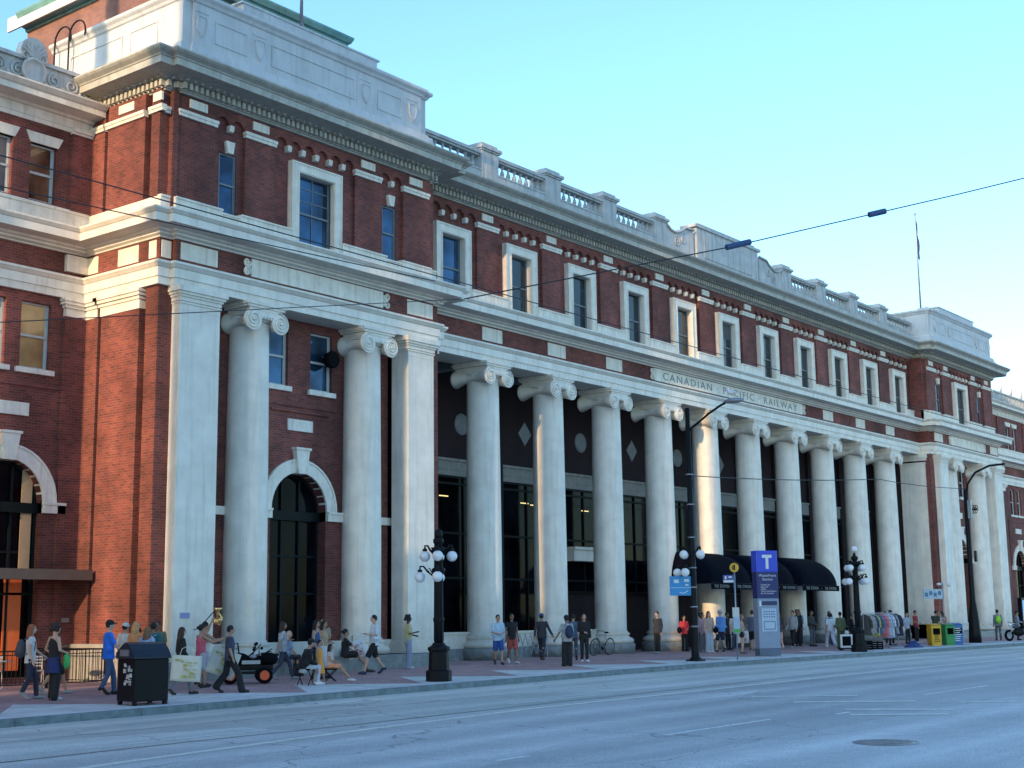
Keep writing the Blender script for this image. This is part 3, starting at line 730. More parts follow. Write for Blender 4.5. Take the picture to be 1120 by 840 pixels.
# antae on the loggia side walls
for x0,x1 in ((-4.1,-3.96),(mir(-3.96),mir(-4.1))):
    b=PB().box(x0,x1,-.95,.65,.86,10.7)
    for o,z0,z1 in ((.03,10.7,10.8),(.08,10.9,11.05),(.14,11.05,11.3)): b.box(x0-(o if x0>0 else 0),x1+(o if x0<0 else 0),-.95-o,.65+o,z0,z1)
    b.go('pilaster', WHITE)

def make_column(x,y,back=.9):
    """Ionic column: shaft root part, with capital, base and plinth sub-parts"""
    s_=MB(); prof=[]
    n=14
    for i in range(n+1):
        t=i/n; r=.675-.055*max(0,(t-.25)/.75)**1.35; prof.append((r,.95+t*(10.62-.95)))
    prof=[(.73,.86),(.73,.89),(.70,.93)]+prof+[(.64,10.64),(.66,10.66),(.64,10.69),(.62,10.70)]
    s_.lathe(prof,seg=48)
    sh=s_.build('column', WHITE)
    sh.parent=station; sh.matrix_parent_inverse=Matrix.Translation(-SP); sh.location=(x,y,0)
    bs=MB().lathe([(.72,.86),(.78,.86),(.80,.83),(.80,.79),(.76,.75),(.755,.72),(.79,.68),(.87,.65),(.95,.60),(.975,.54),(.96,.47),(.92,.43),(.9,.42)],seg=48)
    bs.build('column_base', WHITE, sh)
    cp=MB(); 
    cp.lathe([(.61,10.70),(.68,10.74),(.74,10.83),(.74,10.88)],seg=32)       # echinus
    yf=-.84; yb=back; R=.34
    # hourglass side rolls
    for sx in (-1,1):
        cx=sx*.56; cz=10.72; L=yb-yf; pr=[]
        for i in range(13):
            t=i/12; r=R*(.46+.54*abs(2*t-1)**1.8); pr.append((r,yf+.06+t*(L-.12)))
        pr=[(R,yf),(R,yf+.05)]+pr[1:-1]+[(R,yb-.05),(R,yb)]
        cp.lathe(pr,cx,0,cz,24,'y')
        for yy in (yf-.012,yb+.012):
            pts=[]
            for i in range(33):
                t=i/32; a=(PI/2 if sx>0 else PI/2)-sx*2.3*2*PI*t; rr=(R-.03)*(1-.86*t)
                pts.append((cx+rr*math.cos(a),yy,cz+rr*math.sin(a)))
            cp.tube(pts,.028,6); cp.ball((cx,yy,cz),.06,8,6)
    # canalis bar between volutes and egg moulding
    for a,b_ in ((yf,yf+.14),(yb-.14,yb)):
        cp.box(-.60,.60,a+.015,b_-.015,10.86,11.04)
        cp.box(-.60,.60,a,b_,11.02,11.06)
    for k in range(6):
        cp.ball((-.3+k*.12,yf+.06,10.84),.055,8,6,(1,1,1.3))
    cp.box(-.66,.66,yf+.06,yb-.06,10.9,11.12); cp.box(-.76,.76,yf+.02,yb-.02,11.12,11.2); cp.box(-.80,.80,yf-.02,yb+.02,11.2,11.297)
    cp.build('capital', WHITE, sh)
    return sh
def place_cols():
    proto=make_column(0,0)
    MB().lathe([(1.0,-.03),(1.02,.38),(1.0,.42),(.5,.421)],seg=48).build('plinth', GRANITE, proto)
    for i in range(1,10):
        c=copy_tree(proto,station); c.location=(i*S,0,0)
    p2=make_column(-12.73,-.93,.33)
    for x in (-7.66,mir(-7.66),mir(-12.73)):
        c=copy_tree(p2,station); c.location=(x,-.93,0)
place_cols()

# stylobates: pavilions
for f in (lambda x:x, mir):
    x0,x1=sorted((f(-16.35),f(-4.3)))
    b=PB().box(x0,x1,-1.88,-.3,-.25,.38,.02)
    n=8
    b.go('granite_plinth', GRANITE)
    b=PB().box(x0+.1,x1-.1,-.9,-.3,.37,.86); b.go('plinth_course', WHITE)
# base course on returns and wings
for x,sg in ((XL,-1),(XR,1)):
    xs_=sorted((x+sg*.12,x-sg*.3)); PB().box(*xs_,-1.3,W0,-.3,.92,.015).go('base_course', mat('shaded_base_stone',(.34,.33,.31),.7,noise=.2,dirt=.3) if x<0 else WHITE2)  # left base toned darker, its shade put into the colour
# loggia low walls between the first columns
PB().box(-4.0,2*S+.5,.25,.55,-.1,.42).go('granite_plinth', GRANITE)
PB().box(-4.0,2*S+.5,.28,.52,.42,.95).box(-4.0,2*S+.5,.22,.58,.95,1.03).go('low_wall', WHITE)

# ---- architrave soffit & loggia
LY=2.9
b=PB().box(-4.1,mir(-4.1),-.22,.72,11.302,12.7); b.go('architrave_beam', WHITE)
b=PB().box(-4.1,mir(-4.1),.72,LY+.1,11.6,11.9)
for i in range(10): b.box(i*S-.3,i*S+.3,.72,LY,11.32,11.6)
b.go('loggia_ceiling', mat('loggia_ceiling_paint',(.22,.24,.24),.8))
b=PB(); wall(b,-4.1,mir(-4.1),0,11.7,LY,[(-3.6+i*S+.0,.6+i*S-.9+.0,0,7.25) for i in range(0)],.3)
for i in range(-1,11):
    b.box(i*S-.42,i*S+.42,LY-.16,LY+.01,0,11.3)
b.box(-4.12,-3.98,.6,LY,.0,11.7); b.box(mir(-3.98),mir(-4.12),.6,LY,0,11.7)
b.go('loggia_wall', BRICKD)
for i in range(-1,10):
    x0=max(i*S+.42,-3.9); x1=min((i+1)*S-.42,mir(-3.9)); xc=(i+.5)*S
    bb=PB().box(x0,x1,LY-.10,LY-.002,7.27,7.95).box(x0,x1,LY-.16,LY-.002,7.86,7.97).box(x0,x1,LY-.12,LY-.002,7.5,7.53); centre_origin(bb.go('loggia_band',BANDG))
    r=.46
    m_=PB()
    if i%2==0: m_.lathe([(r,0),(r-.02,-.04),(.01,-.045)],xc,LY-.001,9.45,32,'y')
    else: m_.prism([(xc-.46,9.45),(xc,8.93),(xc+.46,9.45),(xc,9.97)],LY-.05,LY-.001)
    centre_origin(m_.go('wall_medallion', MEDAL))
    # shopfront glazing under the band
    fr=PB(); zt=7.26
    if i==2 or 3<=i<=6:
        zb=2.6
    else: zb=.9
    for xx in (x0,(x0+x1)/2-.03,x1-.07): fr.box(xx,xx+.07,LY-.12,LY-.01,zb,zt)
    for zz in (zb,3.1,4.9,6.9,zt-.08): fr.box(x0,x1,LY-.11,LY-.012,zz,zz+.09)
    fo=fr.go('shopfront_frame',FRAMED)
    MB().quad((x0,LY-.05,zb),(x1,LY-.05,zb),(x1,LY-.05,zt),(x0,LY-.05,zt)).build('pane',GLASSK,fo)
# doorway cornice in the fourth bay
PB().box(2*S+.5,3*S-.45,LY-.7,LY-.01,4.0,4.5).box(2*S+.45,3*S-.4,LY-.8,LY-.01,4.5,4.62).go('doorway_hood',WHITE)
# small lit strip lamps seen inside the glazing
LIT=mat('lit_strip_lamp',(.9,.7,.3),.5,noise=0,emit=(1,.72,.3),estr=1.2)
for i,(zz,dx) in enumerate(((6.4,-.9),(6.4,.2),(6.35,-.5),(6.3,.3),(2.3,-1.0))):
    xx=[.9,5.9,6.8,10.4,-.9][i]+dx*.3
    o=PB().box(xx,xx+.55,LY-.085,LY-.06,zz,zz+.04).go('strip_lamp',LIT)

# ---- pavilion ground storey wall with arch and windows
def arch_ring(mb,xc,zs,ro,ri,y0,y1,seg=20):
    pts=[]
    for k in range(seg):
        a,b_=PI*k/seg,PI*(k+1)/seg
        q=[(xc+r*math.cos(t),zs+r*math.sin(t)) for r,t in ((ro,a),(ro,b_),(ri,b_),(ri,a))]
        mb.prism(q,y0,y1)
def arched_opening(xc,zs,ri,ro,zb,y,glass,depth=.45,frame=FRAMED,amber=False):
    """white arch with imposts, keystone, glazed dark frame"""
    a=PB(); arch_ring(a,xc,zs,ro,ri,y-.07,y+.3); arch_ring(a,xc,zs,ro,ro-.07,y-.1,y-.065)
    a.go('arch_surround',WHITE2)
    PB().prism([(xc-.17,zs+ri-.05),(xc+.17,zs+ri-.05),(xc+.3,zs+ro+.28),(xc-.3,zs+ro+.28)],y-.2,y+.2).box(xc-.34,xc+.34,y-.24,y+.1,zs+ro+.28,zs+ro+.36).go('keystone',WHITE2)
    f=PB(); yy=y+depth
    arch_ring(f,xc,zs,ri+.02,ri-.1,yy-.08,yy+.02)
    for xx,w_ in ((xc-ri,.1),(xc-.42,.08),(xc+.34,.08),(xc+ri-.1,.1)):
        zt=zs if abs(xx-xc)>ri-.2 else zs+math.sqrt(ri**2-(abs(xx-xc)+.04)**2)
        f.box(xx,xx+w_,yy-.08,yy+.02,zb,zt)
    f.box(xc-ri,xc+ri,yy-.16,yy+.02,zs-.32,zs-.02)
    for zz in (2.35,3.55): f.box(xc-ri,xc+ri,yy-.07,yy+.02,zz,zz+.07)
    fo=f.go('door_frame',frame,'dark arched glazed doorway frame')
    p=MB(); n=16
    pts=[(xc-ri,zb),(xc+ri,zb)]+[(xc+ri*math.cos(PI*k/n),zs+ri*math.sin(PI*k/n)) for k in range(n+1)]
    p.add([(x,yy-.01,z) for x,z in pts],[list(range(len(pts)))]); p.build('pane',glass,fo)
for side in (0,1):
    f=(lambda x:x) if side==0 else mir
    xc=f(-10.2); yw=-.58
    x0,x1=sorted((f(-14.6),f(-6.0)))
    wb=PB()
    ri=1.22
    wall(wb,x0,x1,.8,11.32,yw,[(xc-ri,xc+ri,.86,5.05+ri,True),(xc-1.55,xc-.55,9.05,11.0),(xc+.45,xc+1.45,9.05,11.0)],.45)
    wb.box(xc-1.7,xc+1.7,yw-.05,yw+.01,8.42,8.52); wb.box(xc-1.3,xc+1.3,yw-.08,yw+.01,8.22,8.3)
    wb.go('pavilion_wall',BRICK)
    arched_opening(xc,5.05,ri,1.66,.86,yw,GLASSK)
    for sx in (-1,1):
        a,b_=sorted((xc+sx*ri,xc+sx*2.05)); PB().box(a,b_,yw-.12,yw+.3,4.74,4.98).box(a,b_,yw-.16,yw+.3,4.98,5.05).go('impost',WHITE2)
        a,b_=sorted((xc+sx*2.05,xc+sx*4.3)); PB().box(a,b_,yw-.1,yw+.02,4.74,5.0).go('impost_band',WHITE2)
    for dx in (-1.05,.95):
        sash('window',xc+dx,1.0,9.05,11.0,yw+.12,GLASSB if side==0 else GLASSD,frame=FRAMEW,cols=1)
        PB().box(xc+dx-.62,xc+dx+.62,yw-.1,yw+.15,8.88,9.05,.01).go('window_sill',WHITE2)
    PB().box(xc-.55,xc+.55,yw-.06,yw+.02,7.62,8.0,.008).go('wall_block',WHITE2)
    # recess soffit
    PB().box(x0,x1,-1.2,yw+.1,11.302,11.34).go('soffit',WHITE)
# speaker-like round lamp under the pavilion window
PB().lathe([(.05,0),(.26,-.05),(.3,-.25),(.26,-.32)],-9.0,-.62,10.15,20,'y').go('round_floodlight',BLACKM)

# ---- wings
def wing(bays, x0, x1, tagname, glassu, glassl, amber=False, first=False):
    wb=PB(); ops=[]
    for xc in bays:
        ops+=[(xc-1.22,xc+1.22,.0,5.05+1.22,True)]
        for dx in (-.75,.75): ops+=[(xc+dx-.5,xc+dx+.5,9.0,11.02),(xc+dx-.45,xc+dx+.45,14.16,15.95)]
    lower=[o for o in ops if o[2]<12]; upper=[o for o in ops if o[2]>=12]
    wall(wb,x0,x1,-.3,11.35,W0,lower,.4); wall(wb,x0,x1,13.4,16.9,W0,upper,.3)
    ptk=sorted([x0+.3 if x0>0 else x1-.36]+[ (a+b_)/2 for a,b_ in zip(bays[:-1],bays[1:])])
    for px_ in ptk:
        wb.box(px_-.36,px_+.36,W0-.12,W0+.05,-.3,10.75); wb.box(px_-.36,px_+.36,W0-.12,W0+.05,14.08,16.6)
    for xc in bays:
        for sx in (-1,1):
            xx=xc+sx*2.0; wb.box(xx-.12,xx+.12,W0-.05,W0+.05,5.2,8.6); 
        wb.box(xc-1.9,xc+1.9,W0-.05,W0+.02,8.45,8.55)
    wb.go('wing_wall',BRICK)
    for px_ in ptk:
        b=PB()
        for o,z0,z1 in ((.14,10.75,11.0),(.2,11.0,11.1),(.26,11.1,11.2),(.3,11.2,11.298)): b.box(px_-.36-(o-.14),px_+.36+(o-.14),W0-o,W0+.05,z0,z1)
        b.go('pier_capital',WHITE); b=PB()
        for o,z0,z1 in ((.14,16.55,16.62),(.2,16.62,16.72)): b.box(px_-.38,px_+.38,W0-o,W0+.05,z0,z1)
        b.go('pier_capital',WHITE)
        PB().box(px_-.4,px_+.4,W0-.14,W0+.02,12.15,12.68,.006).go('frieze_block',WHITE2)
    for xc in bays:
        arched_opening(xc,5.05,1.22,1.66,-.2,W0,glassl,.35)
        for sx in (-1,1):
            a,b_=sorted((xc+sx*1.22,xc+sx*1.95)); PB().box(a,b_,W0-.12,W0+.3,4.74,4.98).box(a,b_,W0-.16,W0+.3,4.98,5.06).go('impost',WHITE2)
        PB().box(xc-.62,xc+.62,W0-.06,W0+.02,7.56,7.95,.008).go('wall_block',WHITE2)
        for dx in (-.75,.75):
            g_=glassu
            if first: g_=GLASSA
            sash('window',xc+dx,1.0,9.0,11.02,W0+.14,g_,frame=FRAMEW)
            PB().box(xc+dx-.65,xc+dx+.65,W0-.1,W0+.15,8.84,9.0,.01).go('window_sill',WHITE2)
            sash('window',xc+dx,.9,14.16,15.95,W0+.14,glassu if not first else GLASSA2,frame=FRAMEW)
            xx=xc+dx; PB().prism([(xx-.48,15.95),(xx+.48,15.95),(xx+.64,16.28),(xx-.64,16.28)],W0-.05,W0+.15).go('window_lintel',WHITE2)
        sb=[x for x in (xc-1.2,xc-.3,xc+.3,xc+1.2)]
    b=PB().box(x0,x1,W0-.06,W0+.1,13.4,14.0).box(x0,x1,W0-.1,W0+.1,14.0,14.1); b.go('sill_band',WHITE2)
    pth=[(x0,W0),(x1,W0)]
    PB().sweep(pth,[(-.1,16.6),(.06,16.6),(.08,16.72),(.10,16.74),(.10,17.0),(.16,17.03),(.2,17.1),(.75,17.12),(.75,17.3),(.8,17.33),(.9,17.45),(.9,17.5),(.2,17.56),(-.2,17.56)]).go('cornice',WHITE2)
    # parapet with scrollwork
    b=PB().box(x0,x1,W0-.35,W0+.1,17.5,18.28).box(x0,x1,W0-.45,W0+.15,18.28,18.4)
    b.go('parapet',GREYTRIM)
    sc=PB(); yy=W0-.37
    L=x1-x0; n=int(L/.62)
    for k in range(n):
        cx=x0+.31+k*.62
        if x0<0 and cx<-24: continue
        if x0>0 and cx>85: continue
        spiral(sc,cx,yy,17.92,.24,1.6,1 if k%2 else -1,.04,PI/2,5,22)
        sc.ball((cx+.31,yy,17.75),.06,8,6)
    sc.go('scroll_relief',GREYTRIM)
GLASSA2=glass_mat('warm_dark_glass',(.16,.085,.05),.06,.6,tint_noise=.8)
wing([-24.8,-18.9],-60,XL-.001,'l',GLASSD,GLASSK,first=True)
wing([57.06,62.98,68.9,74.8,80.7],XR+.001,110,'r',GLASSD,GLASSK)
# acroterion crest on left wing parapet
c=PB(); cx=-18.9; cy=W0-.42
c.lathe([(.42,0),(.42,-.1),(.34,-.12),(.33,-.08),(.01,-.08)],cx,cy,17.98,28,'y')
c.prism([(cx-.42,18.3),(cx+.42,18.3),(cx+.46,18.6),(cx+.38,18.85),(cx+.2,19.0),(cx,19.05),(cx-.2,19.0),(cx-.38,18.85),(cx-.46,18.6)],cy-.04,cy+.25)
for k in range(-3,4):
    a=PI/2+k*.36; c.tube([(cx+.06*math.cos(a),cy-.05,18.36+.06*math.sin(a)),(cx+.3*math.cos(a),cy-.07,18.42+.3*math.sin(a)),(cx+.44*math.cos(a),cy-.05,18.42+.44*math.sin(a))],[.02,.06,.045],6)
spiral(c,cx-.3,cy-.05,18.4,.14,1.3,1,.035,0); spiral(c,cx+.3,cy-.05,18.4,.14,1.3,-1,.035,PI)
c.go('crest_ornament',GREYTRIM)
# fin crests on the right wing parapet
for k in range(8):
    x=62+k*2.4; PB().prism([(x-.5,18.4),(x+.12,18.4),(x+.16,19.05),(x+.02,19.15),(x-.1,18.8)],W0-.2,W0-.08).go('crest_fin',GREYTRIM)

# doorway canopy on the left wing, with orange panel inside
b=PB().box(-26,-16.62,W0-1.05,W0-.02,2.82,3.02).box(-26,-16.62,W0-1.12,W0-1.05,2.76,3.06)
b.go('door_canopy',BROWN)
PB().box(-18.62,-18.05,W0+.28,W0+.30,.2,2.8).go('orange_panel',ORANGE)
PB().box(-18.2,-17.85,W0+.26,W0+.28,3.1,6.0).go('cream_panel',mat('cream_panel',(.5,.33,.19),.7))
PB().box(-16.95,-16.7,W0-.15,W0-.12,1.55,1.68).go('wall_plate',STEEL)
PB().box(-15.72,-15.38,-1.66,-1.642,1.62,1.78).go('wall_plate',mat('lilac_plate',(.28,.30,.55),.5))

# ---- balustrade
BY=-.5
for i in list(range(-1,11)):
    pass
peds=[0,1,2,3,6,7,8,9]
def pedestal(x):
    b=PB().box(x-.53,x+.53,BY,BY+.9,18.2,19.86,.012).box(x-.60,x+.60,BY-.06,BY+.96,18.2,18.34)
    b.box(x-.30,x+.30,BY-.02,BY+.02,18.75,19.65).box(x-.58,x+.58,BY-.05,BY+.95,19.86,19.93).box(x-.64,x+.64,BY-.11,BY+1.01,19.93,20.05).box(x-.5,x+.5,BY+.03,BY+.87,20.05,20.2)
    centre_origin(b.go('pedestal',GREYTRIM))
for i in peds: pedestal(i*S)
BZ0,BZ1=19.06,19.62
bal_proto=MB().lathe([(.09,0),(.09,.05),(.055,.07),(.05,.10),(.085,.16),(.095,.22),(.08,.29),(.045,.38),(.04,.44),(.06,.46),(.06,.48),(.045,.5),(.085,.52),(.085,.56)],seg=10)
bo=None
def balrun(x0,x1,n):
    global bo
    PB().box(x0,x1,BY+.03,BY+.6,18.25,19.0).box(x0,x1,BY,BY+.63,19.0,BZ0).go('balustrade_base',GREYTRIM)
    PB().box(x0,x1,BY+.1,BY+.5,BZ1,19.70).box(x0,x1,BY+.03,BY+.57,19.70,19.83).go('handrail',GREYTRIM)
    for k in range(n):
        x=x0+(x1-x0)*(k+.5)/n
        if bo is None:
            bo=bal_proto.build('baluster',GREYTRIM); bo.parent=station; bo.matrix_parent_inverse=Matrix.Translation(-SP); bo.location=(x,BY+.3,BZ0)
        else:
            c=bo.copy(); COL.objects.link(c); c.location=(x,BY+.3,BZ0)
balrun(-4.6,-.53,9)
for i in (0,1,2,6,7,8): balrun(i*S+.53,(i+1)*S-.53,8)
balrun(9*S+.53,mir(-4.6),9)
# raised centre parapet with scroll shoulders
b=PB()
for sg in (-1,1):
    X=lambda t:19.08+sg*t
    pts=[(X(5.85),18.25),(X(5.85),19.85),(X(5.4),19.62),(X(5.0),19.58),(X(4.5),19.75),(X(4.1),20.0),(X(3.3),20.05),(X(3.3),18.25)]
    b.prism(pts,BY+.05,BY+.55)
    for q in range(len(pts)-3):
        pass
    b.tube([(X(5.85),BY,19.86),(X(5.4),BY,19.64),(X(5.0),BY,19.6),(X(4.5),BY,19.77),(X(4.1),BY,20.02),(X(3.3),BY,20.07)],.06,6)
    spiral(b,X(4.9),BY+.03,19.2,.28,1.5,sg,.035,PI/2); spiral(b,X(4.3),BY+.03,19.35,.2,1.5,-sg,.03,PI/2)
b.box(19.08-3.1,19.08+3.1,BY-.02,BY+.7,18.25,20.28).box(19.08-3.3,19.08+3.3,BY-.1,BY+.8,20.28,20.42).box(19.08-3.3,19.08+3.3,BY-.08,BY+.7,18.25,18.6)
b.box(19.08-2.9,19.08+2.9,BY+.05,BY+.7,20.42,20.56).box(19.08-2.4,19.08+2.4,BY-.05,BY,18.85,20.0)
b.go('centre_parapet',GREYTRIM,'raised centre parapet block with scrolled shoulders')

# ---- pavilion parapets
SHIELD=mat('parapet_white',(.60,.62,.63),.6,noise=.12,scale=1.5,bump=.15,dirt=.3)
def pav_parapet(f,yb):
    def rg(a,b_): return (min(f(a),f(b_)),max(f(a),f(b_)))
    x0,x1=rg(-16.02,-4.9); b=PB()
    pth=[(x0,yb),(x0,-1.4),(x0+.35,-1.4),(x0+.35,-1.5),(x1-.35,-1.5),(x1-.35,-1.4),(x1,-1.4),(x1,yb)]
    b.sweep(pth,[(-.5,18.2),(.30,18.3),(.30,18.62),(.22,18.66),(.18,18.9),(.02,18.95),(.0,19.0),(0,20.35),(.06,20.38),(.1,20.46),(.18,20.52),(.2,20.55),(.2,20.64),(-.1,20.68),(-.5,20.68)])
    b.box(x0+.4,x1-.4,-1.28,-.6,20.66,20.86); b.box(*rg(-13.5,-7.3),-1.24,-.6,20.86,21.16); b.box(*rg(-13.6,-7.2),-1.28,-.56,21.16,21.22)
    # panels and shields
    for a,c in ((-14.85,-13.55),(-12.5,-8.7),(-7.55,-6.3)):
        p0,p1=rg(a,c)
        for (u0,u1,w0,w1) in ((p0,p1,19.95,20.0),(p0,p1,19.25,19.3),(p0,p0+.05,19.3,19.95),(p1-.05,p1,19.3,19.95)): b.box(u0,u1,-1.53,-1.495,w0,w1)
    for xx in (-15.4,-13.03,-8.15,-5.75):
        xx=f(xx); b.prism([(xx-.17,19.95),(xx+.17,19.95),(xx+.2,19.75),(xx+.17,19.5),(xx,19.25),(xx-.17,19.5),(xx-.2,19.75)],-1.55,-1.49)
        b.box(xx-.28,xx+.28,-1.52,-1.495,20.08,20.13)
        b.tube([(xx-.17,-1.555,19.93),(xx-.19,-1.555,19.72),(xx-.15,-1.555,19.5),(xx,-1.555,19.27),(xx+.15,-1.555,19.5),(xx+.19,-1.555,19.72),(xx+.17,-1.555,19.93),(xx-.17,-1.555,19.93)],.02,5)
    for xs_ in (x0,x1):
        sg=-1 if xs_==x0 else 1
        a,c=sorted((xs_+sg*.03,xs_-sg*.02))
        for ya,yb_ in ((-.2,1.2),(1.6,4.4)):
            for (u0,u1,w0,w1) in ((ya,yb_,19.95,20.0),(ya,yb_,19.25,19.3),(ya,ya+.05,19.3,19.95),(yb_-.05,yb_,19.3,19.95)): b.box(a,c,u0,u1,w0,w1)
    b.go('pavilion_parapet',SHIELD,'tall panelled white parapet with small shields')
pav_parapet(lambda x:x,5.4); pav_parapet(mir,5.4)
# upper pavilion side walls above the wings and roofs
PB().box(XL+.36,-4.2,3.3,5.3,11,18.3).box(mir(-4.2),XR-.36,3.3,5.3,11,18.3).go('upper_side_wall',BRICK)
PB().box(XL+.3,XR-.3,.0,24,18.15,18.3).box(-60,XL+.25,W0+.1,22,17.3,17.5).box(XR-.25,110,W0+.1,22,17.3,17.5).go('roof',ROOFM)
PB().box(-60,110,21.9,22.1,-.5,17.5).box(-60,-59.8,W0,22,-.5,17.4).box(109.8,110,W0,22,-.5,17.4).box(XL,XR,23.9,24.1,0,18.2).box(XL+.4,XL+.6,W0,24,11,18.2).box(XR-.6,XR-.4,W0,24,11,18.2).go('rear_wall',BRICK)
# penthouse on the left pavilion
PB().box(-15.6,-7.5,.7,7.7,18.2,22.0).go('penthouse_wall',BRICKP)
ph=PB().sweep([(-15.6,7.7),(-15.6,.7),(-7.5,.7),(-7.5,7.7)],[(-.2,21.95),(.08,21.95),(.1,22.05),(.3,22.1),(.34,22.2),(.34,22.28),(.42,22.32),(.5,22.48),(.5,22.55),(-.2,22.7)])
ph.go('penthouse_cornice',COPPER,'green copper cornice of the rooftop penthouse')
PB().box(-16.02,-15.95,3.5,8.3,22.0,22.5).go('cornice_fascia',WHITE)
# bent ladder pipes
def ladder():
    lp=PB()
    for yy in (4.2,5.0):
        x=-16.25
        pts=[(x,yy,18.9),(x,yy,20.6)]+[(x-.0-.0,yy-.45+.45*math.cos(a),20.6+.45*math.sin(a)) for a in [PI*k/8 for k in range(1,10)]]
        lp.tube(pts,.028,6)
    lp.tube([(-16.25,5.0,19.0),(-16.25,3.8,19.0),(-16.25,4.1,18.75)],.03,6)
    lp.go('roof_ladder_rail',BLACK)
ladder()

# ------------------------------------------------------------------ street furniture
SR = -math.radians(52)                      # direction that runs across the view
def gz(x,y): return sideZ(x,y) if y>CURB_Y+.15 else roadZ(x,y)

def lamp_post(x,y,h,label,missing=(),diag=False,top=True):
    z=gz(x,y); t=empty('street_lamp',(x,y,z),0,label,'street lamp','cluster-globe street lamps')
    b=MB(); b.lathe([(.36,-.02),(.36,.28),(.30,.31),(.29,.34),(.27,.80),(.31,.86),(.31,.92),(.20,.98),(.16,1.05)],seg=8,smooth=False)
    b.build('base',BLACK,t)
    b=MB(); b.lathe([(.13,1.0),(.135,1.6),(.16,1.66),(.16,1.72),(.12,1.76),(.105,h-.35),(.15,h-.3),(.15,h-.2),(.07,h-.15),(.04,h-.02)],seg=12)
    for k in range(8):
        a=2*PI*k/8; b.tube([(.125*math.cos(a),.125*math.sin(a),1.1),(.105*math.cos(a),.105*math.sin(a),h-.4)],.018,5)
    b.build('shaft',BLACK,t)
    for tier,(za,L,gr) in enumerate(((h-.5,.38,.15),(h-1.08,.52,.15))):
        MB().lathe([(.1,-.08),(.19,-.05),(.2,.05),(.1,.1)],0,0,za,12).build('collar',BLACK,t)
        for k in range(4):
            if (tier,k) in missing: continue
            a=SR+k*PI/2+(PI/4 if diag else 0); ca,sa=math.cos(a),math.sin(a)
            P=lambda r,zz:(r*ca,r*sa,zz)
            arm=MB(); arm.tube([P(.1,za-.04),P(L*.35,za-.12),P(L*.6,za-.02),P(L*.8,za+.12),P(L,za+.12),P(L,za+.02)],[.035,.032,.028,.028,.028,.03],6)
            arm.tube([P(L*.3,za-.1),P(L*.5,za+.08),P(L*.62,za+.02),P(L*.5,za-.02)],.016,5)
            arm.lathe([(.05,.04),(.07,.0),(.07,-.03)],L*ca,L*sa,za,10)
            ao=arm.build('arm',BLACK,t)
            MB().ball((L*ca,L*sa,za-.03-gr),gr,20,14).build('globe',GLOBE,ao)
    if top: 
        MB().ball((0,0,h+.13),.135,20,14).build('globe',GLOBE,t)
    else: MB().lathe([(.11,h-.2),(.12,h-.05),(.09,h+.05),(.02,h+.09)],seg=10).build('cap',BLACK,t)
    return t
lamp_post(-11.71,-7.91,4.12,'black street lamp with its top globe missing, in front of the white corner pilaster',missing={(1,0)},top=False)
lamp_post(15.51,-8.05,4.25,'black street lamp with all nine white globes, beside the clothes rail',diag=True)

def street_pole():
    x,y=2.71,-7.56; z=gz(x,y); t=empty('street_pole',(x,y,z),0,'tall black steel street pole with four opal globes, blue sign and curved lamp arm','street pole')
    H=9.2
    MB().lathe([(.22,-.02),(.22,.1),(.15,.14),(.14,.5),(.085,H),(.02,H+.02)],seg=14).build('pole',BLACK,t)
    MB().box(-.26,.26,-.26,.26,-.01,.06,.01).build('base_plate',BLACK,t)
    arm=MB().tube([(0,0,8.35),(0,-.35,8.55),(0,-.9,8.9),(0,-1.4,9.15),(0,-1.62,9.23)],.045,8); ao=arm.build('arm',BLACK,t)
    hd=MB().ball((0,0,0),.5,16,10,(.28,.85,.2)); hd.v=[(a,b_-1.95,c+9.27) for a,b_,c in hd.v]; hd.build('lamp_head',STEEL,ao)
    for zz in (1.2,1.9,2.6,3.3,4.4,5.6,6.7): MB().lathe([(.14,0),(.14,.05)],0,0,zz,12).build('band',STEEL,t)
    def glob(L,za,a):
        ca,sa=math.cos(a),math.sin(a); P=lambda r,zz:(r*ca,r*sa,zz)
        arm=MB().tube([P(.1,za),P(L*.5,za-.1),P(L*.75,za+.1),P(L,za+.12),P(L,za+.02)],.03,6)
        ao=arm.build('bracket',BLACK,t); MB().ball((L*ca,L*sa,za-.15),.155,20,14).build('globe',GLOBE,ao)
    for k in range(4): glob(.42,3.95,SR+PI/4+k*PI/2-.15)
    for a in (SR+PI*1.0,SR+PI*1.3): glob(.56,3.3,a)
    sg=MB().box(-.98,-.1,-.04,-.01,2.33,3.02); so=sg.build('bus_sign',mat('sky_blue_sign',(.03,.26,.55),.4,noise=.05),t)
    c=MB().box(-.95,-.13,-.045,-.041,2.60,2.615).box(-.82,-.62,-.045,-.041,2.78,2.9).box(-.4,-.2,-.045,-.041,2.82,2.92).box(-.35,-.22,-.045,-.041,2.68,2.74)
    c.tube([(-.6,-.045,2.44),(-.45,-.045,2.40),(-.25,-.045,2.5)],.018,5); c.build('sign_mark',LETTER,so)
    so.rotation_euler=(0,0,-.5)
    return t
street_pole()
